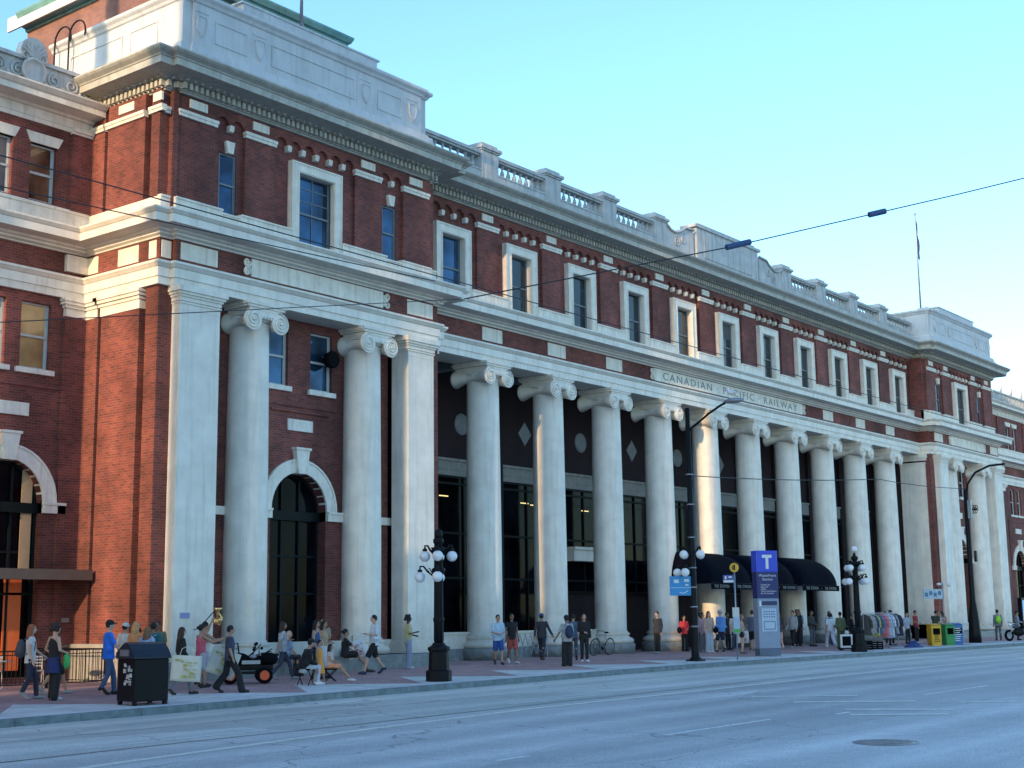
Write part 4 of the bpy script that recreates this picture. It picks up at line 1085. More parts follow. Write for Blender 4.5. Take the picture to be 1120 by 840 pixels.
def street_pole2():
    x,y=33.44,-6.57; z=gz(x,y); t=empty('street_pole',(x,y,z),0,'black street pole with long curved arm near the news boxes','street pole')
    MB().lathe([(.34,-.02),(.32,.5),(.24,1.6),(.15,2.2),(.11,8.2),(.02,8.25)],seg=14).build('pole',BLACK,t)
    a=MB().tube([(0,0,7.6),(0,-.15,8.5),(0,-.6,9.1),(.3,-1.3,9.45),(.5,-2.1,9.5)],.06,8); ao=a.build('arm',BLACK,t)
    MB().box(-.28,-.12,-.35,-.15,6.6,7.6,.02).build('transformer_box',STEEL,t)
    b=MB(); 
    for k in range(3): spiral(b,.35,-.2-.1*k,7.1,.3,1.5,1,.02,0)
    b.build('cable_coil',BLACKM,t)
    MB().box(.1,.34,-.3,-.2,4.3,4.9,.02).build('signal_box',BLACK,t)
street_pole2()
# gull on the lamp head
gl=MB(); gx,gy,gzv=2.71,-9.42,9.36
gl.ball((gx,gy,gzv+.14),.14,12,8,(.55,1.1,.6)); gl.ball((gx,gy+.13,gzv+.27),.06,10,8); gl.tube([(gx,gy+.08,gzv+.16),(gx,gy+.12,gzv+.26)],[.08,.05],8)
gl.tube([(gx,gy-.1,gzv+.14),(gx,gy-.28,gzv+.11)],[.06,.01],6); gl.tube([(gx,gy+.18,gzv+.265),(gx,gy+.25,gzv+.255)],[.016,.004],5)
gl.tube([(gx-.03,gy,gzv+.08),(gx-.03,gy,gzv)],.008,4); gl.tube([(gx+.03,gy,gzv+.08),(gx+.03,gy,gzv)],.008,4)
tag(gl.build('gull',mat('gull_white',(.75,.76,.78),.7,noise=.1),None,(gx,gy,gzv)),'small white gull perched on the curved street lamp head','bird')

# transit pylon
def pylon():
    x,y=9.25,-7.0; z=gz(x,y); t=empty('transit_pylon',(x,y,z),-math.radians(32),'tall blue and grey transit pylon with a big white T','transit pylon')
    W=.48; D=.2
    MB().box(-W,W,-D,D,0,.28,.01).build('base',mat('pylon_base',(.10,.14,.20),.5),t)
    MB().box(-W,W,-D-.005,D+.005,.28,2.25,.015).build('lower_panel',mat('pylon_grey',(.24,.30,.40),.45,noise=.08),t)
    up=MB().box(-W,W,-D,D,2.25,3.3,.01).build('dark_blue_panel',mat('pylon_navy',(.012,.018,.13),.35,noise=.08),t)
    tp=MB().box(-W,W,-D-.01,D+.01,3.3,4.15,.012).build('blue_panel',mat('pylon_blue',(.025,.06,.52),.35,noise=.05,emit=(.02,.05,.5),estr=.12),t)
    F=lambda xx,zz,off=.012: Matrix.Translation((xx,-D-off,zz)) @ Matrix.Rotation(PI/2,4,'X')
    b=MB().box(-.22,.22,-D-.022,-D-.012,3.86,3.98).box(-.065,.065,-D-.022,-D-.012,3.42,3.86); b.build('letter_t',LETTER,tp)
    text_mesh('Waterfront\nStation',.15,LETTER,'station_name',up,F(0,3.08,.006),.001,spacing=1.12)
    text_mesh('Canada Line\nExpo Line\nSeaBus\nWest Coast Express\nBus Connections',.085,LETTER,'line_list',up,F(-.32,2.62,.006),.002,align='LEFT')
    lp=MB().box(-.3,.38,-D-.02,-D-.006,1.98,2.14).build('strip_sign',mat('pylon_strip',(.02,.03,.10),.4),t)
    MB().box(-.42,-.34,-D-.02,-D-.006,1.94,2.16).build('white_tab',LETTER,t)
    mp=MB().box(-.33,.33,-D-.02,-D-.006,.95,1.85).build('map_panel',mat('map_paper',(.42,.52,.62),.4,noise=.1),t)
    c=MB()
    for i in range(5):
        for j in range(3):
            c.box(-.25+i*.11,-.18+i*.11,-D-.024,-D-.021,1.5+j*.1,1.55+j*.1)
    c.box(-.25,.27,-D-.024,-D-.021,1.02,1.05).box(-.25,.27,-D-.024,-D-.021,1.32,1.35).box(-.25,-.22,-D-.024,-D-.021,1.02,1.35).box(.24,.27,-D-.024,-D-.021,1.02,1.35)
    c.build('map_marks',mat('map_ink',(.08,.14,.3),.5),mp)
pylon()
def bus_stop():
    x,y=4.35,-8.35; z=gz(x,y); t=empty('bus_stop_pole',(x,y,z),SR,'slim grey bus stop pole with round yellow top sign','bus stop')
    MB().lathe([(.03,0),(.03,3.3)],seg=8).build('pole',STEEL,t)
    d=MB().lathe([(.17,-.015),(.17,.015)],0,-.03,3.35,24,'y').build('round_sign',mat('amber_sign',(.65,.36,.02),.4,noise=.05),t)
    MB().box(-.03,.03,-.055,-.046,3.25,3.45).box(-.08,-.05,-.055,-.046,3.28,3.42).build('bus_mark',BLACK,d)
    s_=MB().box(-.42,-.03,-.03,-.01,2.8,3.08).build('route_sign',mat('route_blue',(.03,.08,.32),.4),t)
    MB().box(-.41,-.04,-.036,-.031,2.81,2.89).box(-.36,-.3,-.036,-.031,2.93,3.04).box(-.22,-.1,-.036,-.031,2.98,3.03).build('route_lettering',LETTER,s_)
    MB().box(-.12,.12,-.05,.05,1.55,1.9).build('timetable_case',mat('pale_case',(.5,.55,.55),.4),t)
    MB().box(-.1,.13,-.05,.05,.95,1.55).build('timetable_panel',mat('panel_grey',(.30,.42,.58),.4),t)
    MB().box(-.09,.12,-.06,-.05,.98,1.12).build('green_tab',mat('tab_green',(.06,.38,.06),.5),t)
bus_stop()

# big litter bin
def litter_bin():
    x,y=-21.72,-7.95; z=gz(x,y); a=math.radians(-7); t=empty('litter_bin',(x,y,z),a,'large black metal litter bin with sloping hood standing by the kerb','litter bin')
    W=.43; D=.37
    b=MB().box(-W,W,-D,D,.08,1.0,.02)
    for xx in (-W+.06,W-.06):
        for yy in (-D+.06,D-.06): b.box(xx-.04,xx+.04,yy-.04,yy+.04,0,.08)
    b.build('body',mat('bin_black',(.005,.006,.008),.4,noise=.25,scale=3,spec=.2),t)
    pts=[(-D-.03,1.0),(D+.03,1.0),(D+.03,1.12),(.14,1.30),(.0,1.36),(-.14,1.32),(-.28,1.2),(-D-.03,1.04)]
    MB().prismx(pts,-W-.03,W+.03).build('hood',mat('bin_hood',(.02,.027,.042),.4,noise=.15,scale=4,spec=.3),t)
    d=MB().box(-W-.045,-W-.0,-.17,.2,1.06,1.2).build('slot',STEEL,t)
    m_=MB()
    m_.box(-.012-W,-W+.0,-.22,.14,.78,.95); m_.box(-.012-W,-W+.0,-.05,.1,.35,.78)
    st=MB(); r=random.Random(4)
    for k in range(16):
        yy=-.3+r.random()*.3; zz=.38+r.random()*.55; st.box(-W-.012,-W-.003,yy,yy+.03+r.random()*.1,zz,zz+.02+r.random()*.08)
    st.build('torn_sticker',mat('torn_paper',(.5,.5,.5),.8,noise=.5,scale=20),t)
litter_bin()

# entrance awnings: three quarter-round black canvas hoods with lettered valance
def awning(x0,x1,label):
    yb,yf=-.35,-2.5; zb,zt=2.95,4.42; t=empty('awning',((x0+x1)/2,yb,zb),0,label,'awning','black canvas entrance awnings')
    ox,oy,oz=(x0+x1)/2,yb,zb
    n=14; arc=[(yf+(yb-yf)*(1-math.cos(PI/2*k/n)) , zb+(zt-zb)*math.sin(PI/2*k/n)) for k in range(n+1)]
    b=MB(); xs=[x0+(x1-x0)*i/8 for i in range(9)]
    # end hoods bulge like a dome
    def hoop(x,kx):
        return [(x, yb+(y_-yb)*kx, zb+(z_-zb)*kx) for y_,z_ in arc]
    rows=[]
    e=.55
    for i in range(7):
        a=PI/2*i/6; rows.append(hoop(x0+e-e*math.cos(a)*1.0,max(.02,math.sin(a))))
    rows2=[hoop(x1-e+e*math.cos(PI/2*i/6),max(.02,math.sin(PI/2*i/6))) for i in range(7)][::-1]
    rows+= [hoop(x0+e+(x1-x0-2*e)*k/4,1) for k in range(1,4)] + rows2
    vs=[p for r_ in rows for p in r_]; m=n+1
    b.add(vs,[(i*m+j,(i+1)*m+j,(i+1)*m+j+1,i*m+j+1) for i in range(len(rows)-1) for j in range(n)],True)
    b.v=[(a-ox,b_-oy,c-oz) for a,b_,c in b.v]; b.build('canopy',AWN,t)
    # ribs & valance
    v=MB(); v.box(x0+.3,x1-.3,yf-.01,yf+.01,zb-.26,zb+.0); v.v=[(a-ox,b_-oy,c-oz) for a,b_,c in v.v]; vo=v.build('valance',AWN,t)
    v=MB(); v.tube([(x0+.3,yf+.02,zb),(x1-.3,yf+.02,zb)],.025,6); 
    for xx in (x0+.4,x1-.4): v.tube([(xx,yf+.02,zb),(xx,yb,zb)],.025,6); 
    v.v=[(a-ox,b_-oy,c-oz) for a,b_,c in v.v]; v.build('frame',BLACK,t)
    text_mesh('THE  STATION      \u2022      THE  STATION',.20,LETTERG,'awning_lettering',vo,front_M(0,yf-.02-oy,zb-.14-oz),.003)
awning(12.45,16.9,'black canvas awning nearest the tall street pole')
awning(16.95,21.25,'middle black canvas awning behind the blue transit pylon')
awning(21.3,26.0,'black canvas awning with its rounded end toward the far lamp')

# news boxes
def news_box(x,y,w,h,m,name,label,win=True,mk=None):
    z=gz(x,y); t=empty(name,(x,y,z),SR+.25,label,'news box','street news boxes')
    MB().box(-w/2,w/2,-.24,.24,.1,h,.03).box(-w/2+.03,w/2-.03,-.2,.2,0,.1).build('body',m,t)
    MB().prismx([(-.26,h),(.26,h),(.22,h+.08),(-.22,h+.02)],-w/2-.01,w/2+.01).build('lid',m,t)
    if win: MB().box(-w/2+.08,w/2-.08,-.252,-.243,h*.55,h*.85).build('window',GLASSK,t)
    if mk:
        b=MB(); r=random.Random(int(x*10))
        for k in range(7): b.box(-w*.3+r.random()*.05,w*.1+r.random()*.15,-.262,-.254,.2+k*h*.1,.2+k*h*.1+.035)
        b.build('printed_mark',mk,t)
YEL=mat('yellow_box_paint',(.62,.36,.02),.4,noise=.12); GRN=mat('green_box_paint',(.03,.25,.07),.4,noise=.12); BLU=mat('blue_box_paint',(.03,.14,.38),.4,noise=.12)
news_box(26.9,-6.9,.55,1.0,YEL,'news_box','yellow news box with black printing, first of the row',mk=BLACKM)
news_box(27.7,-7.3,.5,1.0,GRN,'news_box','green news box between the yellow and blue ones')
news_box(28.7,-7.3,.62,1.02,BLU,'news_box','blue news box with white printing at the far end of the row',mk=LETTER)

# small pictogram sign with spot lamps on a post beside the news boxes
t=empty('parking_sign',(28.4,-6.5,gz(28.4,-6.5)),SR+.4,'pale pictogram sign on a thin post under two small cameras','sign')
MB().lathe([(.03,0),(.03,3.1)],.5,0,0,8).build('post',STEEL,t)
MB().box(-.75,.45,-.03,.0,2.3,2.8).build('panel',mat('pale_sign',(.42,.50,.55),.5,noise=.4,scale=9),t)
c=MB()
for k in range(4): c.box(-.68+k*.28,-.5+k*.28,-.04,-.031,2.42+.08*(k%2),2.62+.08*(k%2))
c.build('pictogram',mat('sign_ink',(.06,.16,.28),.5),t)
MB().tube([(.3,0,3.05),(.85,0,3.1)],.02,5).ball((.25,-.02,3.05),.09,10,8,(1.5,1,.8)).ball((.9,-.02,3.0),.1,10,8,(1.2,1,1)).build('camera',LETTER,t)

# patio railing on the left
def railing():
    x0,y0,x1,y1=-24.5,-1.05,-17.75,-1.05
    t=empty('patio_railing',(x1,y1,gz(x1,y1)),0,'black iron patio railing beside the brick corner','railing')
    L=x1-x0; b=MB(); b.tube([(-L,0,.98),(0,0,.98)],.02,6).tube([(-L,0,.12),(0,0,.12)],.015,6).tube([(-L,0,.88),(0,0,.88)],.013,6); b.build('rail',BLACK,t)
    n=int(L/.13)
    for k in range(0,n+1):
        if k>80: break
        xx=-k*.13
        if k%14==0: MB().box(xx-.03,xx+.03,-.03,.03,0,1.12).ball((xx,0,1.15),.04,8,6).build('post',BLACK,t)
        else: MB().tube([(xx,0,.12),(xx,0,.98)],.009,5).build('baluster_bar',BLACK,t)
    # return to the wall
    b=MB().tube([(0,0,.98),(0,3.2,.98)],.02,6).tube([(0,0,.12),(0,3.2,.12)],.015,6)
    for k in range(1,22): b.tube([(0,k*.15,.12),(0,k*.15,.98)],.009,5)
    b.build('side_rail',BLACK,t)
railing()
# cafe tables and chairs behind the railing
CH=mat('pale_metal_chair',(.40,.42,.44),.4,metal=.4,noise=.1)
def patio_chair():
    t=empty('patio_chair',(0,0,0),0,'pale metal patio chair behind the railing','chair','metal patio chairs')
    MB().box(-.22,.22,-.21,.21,.43,.46,.01).build('seat',CH,t)
    b=MB().tube([(-.2,.2,.45),(-.2,.27,.85),(.2,.27,.85),(.2,.2,.45)],.013,6)
    for k in range(4): b.box(-.2,.2,.225+.01*k,.235+.01*k,.55+k*.08,.59+k*.08)
    b.build('backrest',CH,t)
    for sx in (-1,1):
        for sy in (-1,1): MB().tube([(sx*.19,sy*.19,.44),(sx*.22,sy*.23,0)],.012,6).build('leg',CH,t)
    return t
pc=patio_chair()
spots=[(-20.6,.2,.4,'pale patio chair furthest left behind the railing, angled to its table'),(-19.9,.9,2.6,'pale patio chair with its back to the arched door'),(-19.3,-.1,-.5,'pale patio chair just behind the railing near its end post')]
for i,(x,y,r,lb) in enumerate(spots):
    c=pc if i==0 else copy_tree(pc); c.location=(x,y,gz(x,y)); c.rotation_euler=(0,0,r); c['label']=lb
for i,(x,y,lb) in enumerate(((-20.1,.35,'round pale patio table among the chairs'),(-18.7,.5,'round pale patio table next to the brick return'))):
    t=empty('patio_table',(x,y,gz(x,y)),0,lb,'table','round patio tables')
    MB().lathe([(.33,.70),(.34,.71),(.34,.73),(.01,.735)],seg=24).build('tabletop',CH,t); MB().lathe([(.02,.02),(.02,.7)],seg=8).build('stem',CH,t); MB().lathe([(.22,0),(.22,.02),(.03,.04)],seg=16).build('foot',CH,t)

# bicycle
def bicycle(x,y,rz):
    z=gz(x,y); t=empty('bicycle',(x,y,z),rz,'grey bicycle leaning against the base of the third column','bicycle')
    FR=mat('bike_frame_grey',(.28,.31,.34),.35,metal=.4)
    for xx in (-.53,.53):
        w=MB(); n=28; pts=[(xx+.33*math.cos(2*PI*k/n),0,.35+.33*math.sin(2*PI*k/n)) for k in range(n+1)]; w.tube(pts,.02,6); wo=w.build('wheel',BLACKM,t)
        s_=MB(); pts=[(xx+.305*math.cos(2*PI*k/n),0,.35+.305*math.sin(2*PI*k/n)) for k in range(n+1)]; s_.tube(pts,.009,5)
        for k in range(12): a=2*PI*k/12; s_.tube([(xx,.02*(-1)**k,.35),(xx+.3*math.cos(a),0,.35+.3*math.sin(a))],.003,4)
        s_.lathe([(.03,-.04),(.03,.04)],xx,0,.35,8,'y'); s_.build('rim',STEEL,wo)
    f=MB(); f.tube([(-.53,.05,.35),(-.08,.02,.33),(-.2,0,.88)],.014,6).tube([(-.53,.05,.35),(-.17,0,.72)],.012,6).tube([(-.08,0,.33),(.40,0,.72)],.022,8).tube([(-.18,0,.8),(.37,0,.85)],.02,8).tube([(.35,0,.95),(.40,0,.72),(.53,0,.35)],.016,6)
    f.build('frame',FR,t)
    MB().ball((-.22,0,.92),.1,10,8,(1.4,.7,.35)).build('saddle',BLACKM,t)
    MB().tube([(.35,0,.95),(.36,0,1.0)],.015,6).tube([(.40,-.3,1.02),(.36,-.1,1.0),(.36,.1,1.0),(.40,.3,1.02)],.013,6).build('handlebar',BLACKM,t)
    MB().lathe([(.1,-.01),(.1,.01)],-.08,-.03,.33,16,'y').tube([(-.08,-.06,.33),(-.2,-.06,.22)],.01,5).box(-.26,-.15,-.12,-.06,.2,.22).build('crank',BLACK,t)
    t.rotation_euler=(math.radians(-8),0,rz); return t
bicycle(5.9,-1.25,PI)

# folding lattice barrier
t=empty('folding_barrier',(1.9,-.72,gz(1.9,-.72)),0,'grey folding lattice barrier between two columns','barrier')
b=MB(); 
for k in range(6):
    b.tube([(-1.0+k*.34,0,.15),(-1.0+(k+1)*.34,0,.95)],.016,5).tube([(-1.0+k*.34,.03,.95),(-1.0+(k+1)*.34,.03,.15)],.016,5)
b.build('lattice',STEEL,t); MB().tube([(-1.02,0,0),(-1.02,0,1.0)],.02,6).build('post',STEEL,t); MB().tube([(1.06,0,0),(1.06,0,1.0)],.02,6).build('post',STEEL,t)

# clothes rail with hung garments
rx0,ry0,rx1,ry1=18.6,-6.9,25.2,-5.75
RA=math.atan2(ry1-ry0,rx1-rx0); RL=math.hypot(rx1-rx0,ry1-ry0)
t=empty('clothes_rail',(rx0,ry0,gz(rx0,ry0)),RA,'long chrome clothes rail on castors by the kerb','clothes rail')
MB().tube([(0,0,1.62),(RL,0,1.62)],.02,6).build('rail',STEEL,t)
for xx in (0.05,RL/2,RL-.05):
    MB().tube([(xx,0,1.62),(xx,0,.12)],.018,6).build('upright',STEEL,t)
    MB().tube([(xx,-.3,.12),(xx,.3,.12)],.02,6).ball((xx,-.3,.06),.05,8,6).ball((xx,.3,.06),.05,8,6).build('foot',STEEL,t)
gcol=[((.05,.05,.05),'black'),((.33,.32,.27),'speckled beige'),((.30,.30,.33),'grey'),((.04,.06,.14),'navy'),((.40,.42,.16),'dull yellow'),((.10,.10,.12),'charcoal'),((.10,.18,.33),'denim blue'),((.60,.10,.12),'red'),((.50,.22,.25),'pink'),((.45,.45,.47),'pale grey'),((.25,.38,.55),'light blue'),((.6,.6,.6),'white'),((.07,.07,.12),'dark blue'),((.3,.32,.36),'slate'),((.02,.02,.03),'jet black'),((.05,.04,.09),'deep purple')]
seen_fab={}
for i,(c,nm) in enumerate(gcol):
    u=(i+.6)*RL/(len(gcol)+.3); px_=rx0+(rx1-rx0)*u/RL; py_=ry0+(ry1-ry0)*u/RL
    g_=MB(); Lg=.85+.3*random.random(); w=.30
    rings=[(0,.05,.03,1.57),(0,.20,.05,1.5),(0,w,.09,1.40),(0,w*.9,.10,1.2),(0,w*1.0,.11,1.57-Lg*.8),(0,w*1.08,.12,1.57-Lg)]
    n=14; vs=[]
    for j,(cx,rx,ry,zz) in enumerate(rings):
        for k in range(n):
            a=2*PI*k/n; fold=1+.12*math.sin(3*a+j*.6+i)
            vs.append((rx*math.cos(a)*fold, ry*math.sin(a)*fold, zz))
    g_.add(vs,[(j*n+k,j*n+(k+1)%n,(j+1)*n+(k+1)%n,(j+1)*n+k) for j in range(len(rings)-1) for k in range(n)],True)
    for sx in (-1,1): g_.tube([(sx*.18,0,1.47),(sx*.30,0,1.25),(sx*.33,.0,.95)],[.07,.065,.05],8)
    m_=mat('fabric_'+nm.replace(' ','_'),c,.9,noise=.35,scale=14)
    o=g_.build('hung_garment',m_); o.location=(px_,py_,gz(px_,py_)); o.rotation_euler=(0,0,RA+PI/2+random.uniform(-.25,.25))
    nb=gcol[i-1][1] if i else None
    tag(o,f'{nm} garment on the chrome rail'+(f', hanging next after the {nb} one' if nb else ', first at the near end'),'garment','garments hung on the clothes rail')
    h=MB().tube([(0,0,1.55),(0,0,1.60),(.02,0,1.64),(0,0,1.66)],.006,5).build('hanger',STEEL,o)
# goods by the rail
def crate(x,y,w,h,m,label,name='crate'):
    z=gz(x,y); t=empty(name,(x,y,z),SR+.2,label,'crate')
    b=MB(); 
    for k in range(4):
        za=k*h/4+.01; b.box(-w/2,w/2,-w/2,-w/2+.02,za,za+h/4-.03).box(-w/2,w/2,w/2-.02,w/2,za,za+h/4-.03).box(-w/2,-w/2+.02,-w/2,w/2,za,za+h/4-.03).box(w/2-.02,w/2,-w/2,w/2,za,za+h/4-.03)
    b.build('side',m,t); MB().box(-w/2+.02,w/2-.02,-w/2+.02,w/2-.02,.01,.04).build('bottom',m,t)
    for sx in (-1,1):
        for sy in (-1,1): MB().box(sx*w/2-.02,sx*w/2+.02,sy*w/2-.02,sy*w/2+.02,0,h).build('corner_post',m,t)
crate(18.2,-7.0,.6,.42,BLACKM,'black slatted crate under the near end of the clothes rail')
crate(19.3,-7.1,.5,.36,BLACKM,'smaller black crate beside the pale stand')
t=empty('frame_stand',(17.2,-6.7,gz(17.2,-6.7)),SR+.1,'square pale framed stand on short legs near the clothes rail','stand')
MB().box(-.28,.28,-.03,.03,.12,.2).box(-.28,.28,-.03,.03,.62,.7).box(-.28,-.2,-.03,.03,.2,.62).box(.2,.28,-.03,.03,.2,.62).build('frame',LETTER,t)
MB().box(-.2,.2,-.01,.01,.2,.62).build('black_panel',BLACKM,t); MB().box(-.35,.35,-.25,.25,.06,.12).box(-.3,-.25,-.2,.2,0,.06).box(.25,.3,-.2,.2,0,.06).build('tray',BLACK,t)
# blue tarpaulin heap
b=MB(); n=16; rg_=random.Random(3); vs=[(0,0,.42)]
R_=[(.25,.38),(.5,.24),(.75,.1),(.95,.0)]
for rr,zz in R_:
    for k in range(n):
        a=2*PI*k/n; q=1+.18*rg_.uniform(-1,1); vs.append((rr*q*math.cos(a)*1.1,rr*q*math.sin(a)*.6,max(0,zz+.06*rg_.uniform(-1,1)) if zz>0 else 0))
fs=[(0,1+k,1+(k+1)%n) for k in range(n)]+[(1+j*n+k,1+j*n+(k+1)%n,1+(j+1)*n+(k+1)%n,1+(j+1)*n+k) for j in range(3) for k in range(n)]
b.add(vs,fs,False); o=b.build('tarpaulin',mat('blue_tarp',(.015,.035,.16),.7,noise=.3,scale=8)); o.scale=(.7,.7,.75); o.location=(23.2,-7.3,gz(23.2,-7.3)); tag(o,'crumpled blue tarpaulin heaped on the pavement by the rail','tarpaulin')

# wagon with gear
def wagon():
    x,y=-15.2,-4.0; z=gz(x,y); t=empty('wagon',(x,y,z),math.radians(-38),'black utility wagon with orange wheel hubs by the column','wagon')
    MB().box(-.75,.65,-.32,.32,.36,.42,.01).box(-.75,.65,-.34,-.3,.42,.5).box(-.75,.65,.3,.34,.42,.5).build('tray',BLACK,t)
    MB().box(-.6,.5,-.28,-.25,.26,.34).tube([(-.5,-.3,.22),(-.5,.3,.22)],.02,6).tube([(.42,-.3,.22),(.42,.3,.22)],.02,6).build('axle',BLACK,t)
    for xx in (-.5,.42):
        for yy in (-.36,.36):
            w=MB().lathe([(.14,-.05),(.2,-.05),(.225,-.02),(.225,.02),(.2,.05),(.14,.05)],xx,yy,.225,24,'y',cap=False).build('wheel',BLACKM,t)
            MB().lathe([(.13,-.045),(.13,.045)],xx,yy,.225,20,'y').build('hub',mat('hub_orange',(.75,.10,.02),.4,noise=.1) if 'hub_orange' not in bpy.data.materials else bpy.data.materials['hub_orange'],w)
    MB().tube([(-.75,0,.42),(-1.1,0,.75),(-1.25,0,1.0)],.018,6).tube([(-1.25,-.14,1.0),(-1.25,.14,1.0)],.02,6).build('handle',BLACK,t)
    # gear lying on it
    g_=empty('stage_gear',(x,y,z+.43),math.radians(-38),'heap of black bags, stands and a folding chair piled on the wagon','gear')
    r=random.Random(9)
    MB().ball((-.3,0,.2),.3,14,10,(1.2,.9,.7)).ball((.2,.05,.16),.26,14,10,(1.4,.9,.65)).ball((.55,-.05,.22),.2,12,8,(1.3,.9,.9)).build('bag',BLACKM,g_)
    b=MB().tube([(-.55,-.1,.1),(-.6,-.1,.62),(-.3,-.1,.66),(-.25,-.1,.3)],.018,6).tube([(-.55,.15,.1),(-.6,.15,.62),(-.3,.15,.66),(-.25,.15,.3)],.018,6).box(-.6,-.3,-.1,.15,.5,.52); b.build('folding_chair',BLACK,g_)
    b=MB()
    for k in range(9):
        a=r.uniform(-.4,1.0); b.tube([(-.1+r.uniform(0,.5),r.uniform(-.2,.2),.15+r.uniform(0,.15)),(.3+r.uniform(-.1,.6),r.uniform(-.25,.25),.42+r.uniform(-.15,.25))],.014,6)
        b.ball((.3+r.uniform(-.2,.5),r.uniform(-.2,.2),.45+r.uniform(-.12,.2)),.045,8,6)
    b.build('clamp_stand',BLACK,g_)
    MB().box(-.2,.3,-.33,-.3,.1,.2).ball((.1,-.3,.3),.07,8,6,(1.5,.6,.8)).build('chrome_part',STEEL,g_)
wagon()
# low black stool under the seated person
t=empty('stool',(-14.95,-6.0,gz(-14.95,-6.0)),.4,'low black folding stool under the person in white trousers','stool')
MB().box(-.2,.2,-.18,.18,.40,.44,.01).build('seat',BLACKM,t)
for sy in (-.16,.16): MB().tube([(-.18,sy,.4),(.18,sy,0)],.014,6).tube([(.18,sy,.4),(-.18,sy,0)],.014,6).build('leg',BLACK,t)

# motorcycle at the far right
def moto():
    x,y=38.6,-7.2; z=gz(x,y); t=empty('motorcycle',(x,y,z),math.radians(150),'dark motorcycle parked past the far street pole','motorcycle')
    for xx in (-.7,.7):
        w=MB().lathe([(.2,-.06),(.29,-.06),(.32,-.02),(.32,.02),(.29,.06),(.2,.06)],xx,0,.32,24,'y',cap=False).build('wheel',BLACKM,t); MB().lathe([(.19,-.02),(.19,.02)],xx,0,.32,20,'y').build('rim',STEEL,w)
    MB().ball((0,0,.5),.3,14,10,(1.3,.6,.8)).box(-.55,.3,-.09,.09,.4,.55,.02).build('body',BLACK,t)
    MB().ball((.18,0,.82),.22,14,10,(1.3,.7,.7)).build('tank',mat('tank_paint',(.06,.06,.08),.25),t)
    MB().box(-.65,-.02,-.13,.13,.74,.84,.03).build('seat',BLACKM,t)
    MB().tube([(.7,-.08,.32),(.45,-.08,.95)],.025,6).tube([(.7,.08,.32),(.45,.08,.95)],.025,6).build('fork',STEEL,t)
    MB().tube([(.42,-.36,1.05),(.46,-.1,1.0),(.46,.1,1.0),(.42,.36,1.05)],.018,6).build('handlebar',BLACK,t)
    MB().ball((.62,0,.9),.1,12,8).build('headlight',GLOBE,t)
moto()
# shop fittings at the right wing
t=empty('shop_sign',(61.8,1.9,2.5),0,'small red rounded shop sign on the far brick wing','sign')
MB().box(-.8,.8,-.5,.45,0,.6,.1).build('sign_box',mat('red_sign',(.55,.03,.03),.5,noise=.1),t)
t=empty('display_case',(64.8,1.0,gz(64.8,1.0)),0,'blue glowing display case under the far arches','display case')
MB().box(-1.0,1.0,-.15,.15,0,2.6,.03).build('case',BLACK,t); MB().box(-.85,.85,-.17,-.152,.9,2.4).build('screen',mat('blue_screen',(.15,.4,.7),.3,noise=.3,emit=(.12,.35,.7),estr=.5),t)

# flagpoles
def flagpole(x,y,zb,zt,label,flag=False):
    t=empty('flagpole',(x,y,zb),0,label,'flagpole'); H=zt-zb
    MB().lathe([(.07,0),(.035,H),(.03,H+.02)],seg=10).ball((0,0,H+.08),.08,8,6).build('mast',STEEL,t)
    for k in range(3):
        a=2*PI*k/3+.4; MB().tube([(.75*math.cos(a),.75*math.sin(a),0),(.0,.0,1.15)],.035,6).build('brace',STEEL,t)
    if flag:
        b=MB(); n=9; vs=[]
        for j in range(n):
            zz=H-.3-j*.33; w=.10+.20*math.sin(j/(n-1)*PI*.75)+.04*math.sin(j*1.7)
            for k in range(5): vs.append((.06+w*k/4, .07*math.sin(k*1.9+j*.7), zz-.05*k))
        b.add(vs,[(j*5+k,j*5+k+1,(j+1)*5+k+1,(j+1)*5+k) for j in range(n-1) for k in range(4)],True); b.build('flag',mat('limp_flag',(.10,.13,.25),.8,noise=.3,scale=6),t)
flagpole(48.4,1.1,20.7,28.5,'flagpole with a limp dark flag on the far pavilion',True)
flagpole(-10.1,-.3,20.8,26.5,'bare silver flagpole in front of the green penthouse cornice')

# overhead wires
WIRE=mat('wire_black',(.02,.022,.025),.6,noise=.1)
def wire(pts,r,label,sag=0.0):
    P=[]
    for (a,b_) in zip(pts[:-1],pts[1:]):
        for k in range(12):
            t_=k/12; p=[a[i]+(b_[i]-a[i])*t_ for i in range(3)]; p[2]-=sag*4*t_*(1-t_); P.append(p)
    P.append(pts[-1]); o=MB().tube(P,r,5).build('overhead_wire',WIRE,None,tuple(P[0])); return tag(o,label,'overhead wire','overhead trolley wires')
wire([(-45,-20,6.72),(90,-20,6.95)],.009,'upper trolley wire running the length of the street')
wire([(-45,-20,6.02),(-33,-20,6.38),(-25.6,-20,6.66)],.008,'lower trolley wire joining the upper one near the left')
wire([(3.0,-7.5,6.62),(20.9,-7.0,7.80),(33.4,-6.6,8.2)],.018,'level wire strung between the two street poles',.1)
WA=wire([(-45,-20.2,2.4),(-32.9,-20.1,4.82),(-24.9,-20.0,6.5)],.006,'thin span wire rising past the left pavilion')
wb_=wire([(-24.9,-20.0,6.5),(-19.9,-22.0,8.02),(-16.2,-24.9,9.3),(-14.4,-26.3,9.95),(-12,-28.2,10.8)],.011,'span wire with blue insulators crossing the sky',.0)
INS=mat('blue_insulator',(.05,.10,.24),.4)
for p,q in (((-20.1,-21.92,7.96),(-19.4,-22.35,8.2)),((-17.754,-23.682,8.762),(-17.310,-24.030,8.916))):
    d_=Vector(q)-Vector(p); MB().tube([tuple(Vector(p)+d_*.2-Vector(wb_.location)),tuple(Vector(p)+d_*.8-Vector(wb_.location))],.055,8).build('insulator',INS,wb_)

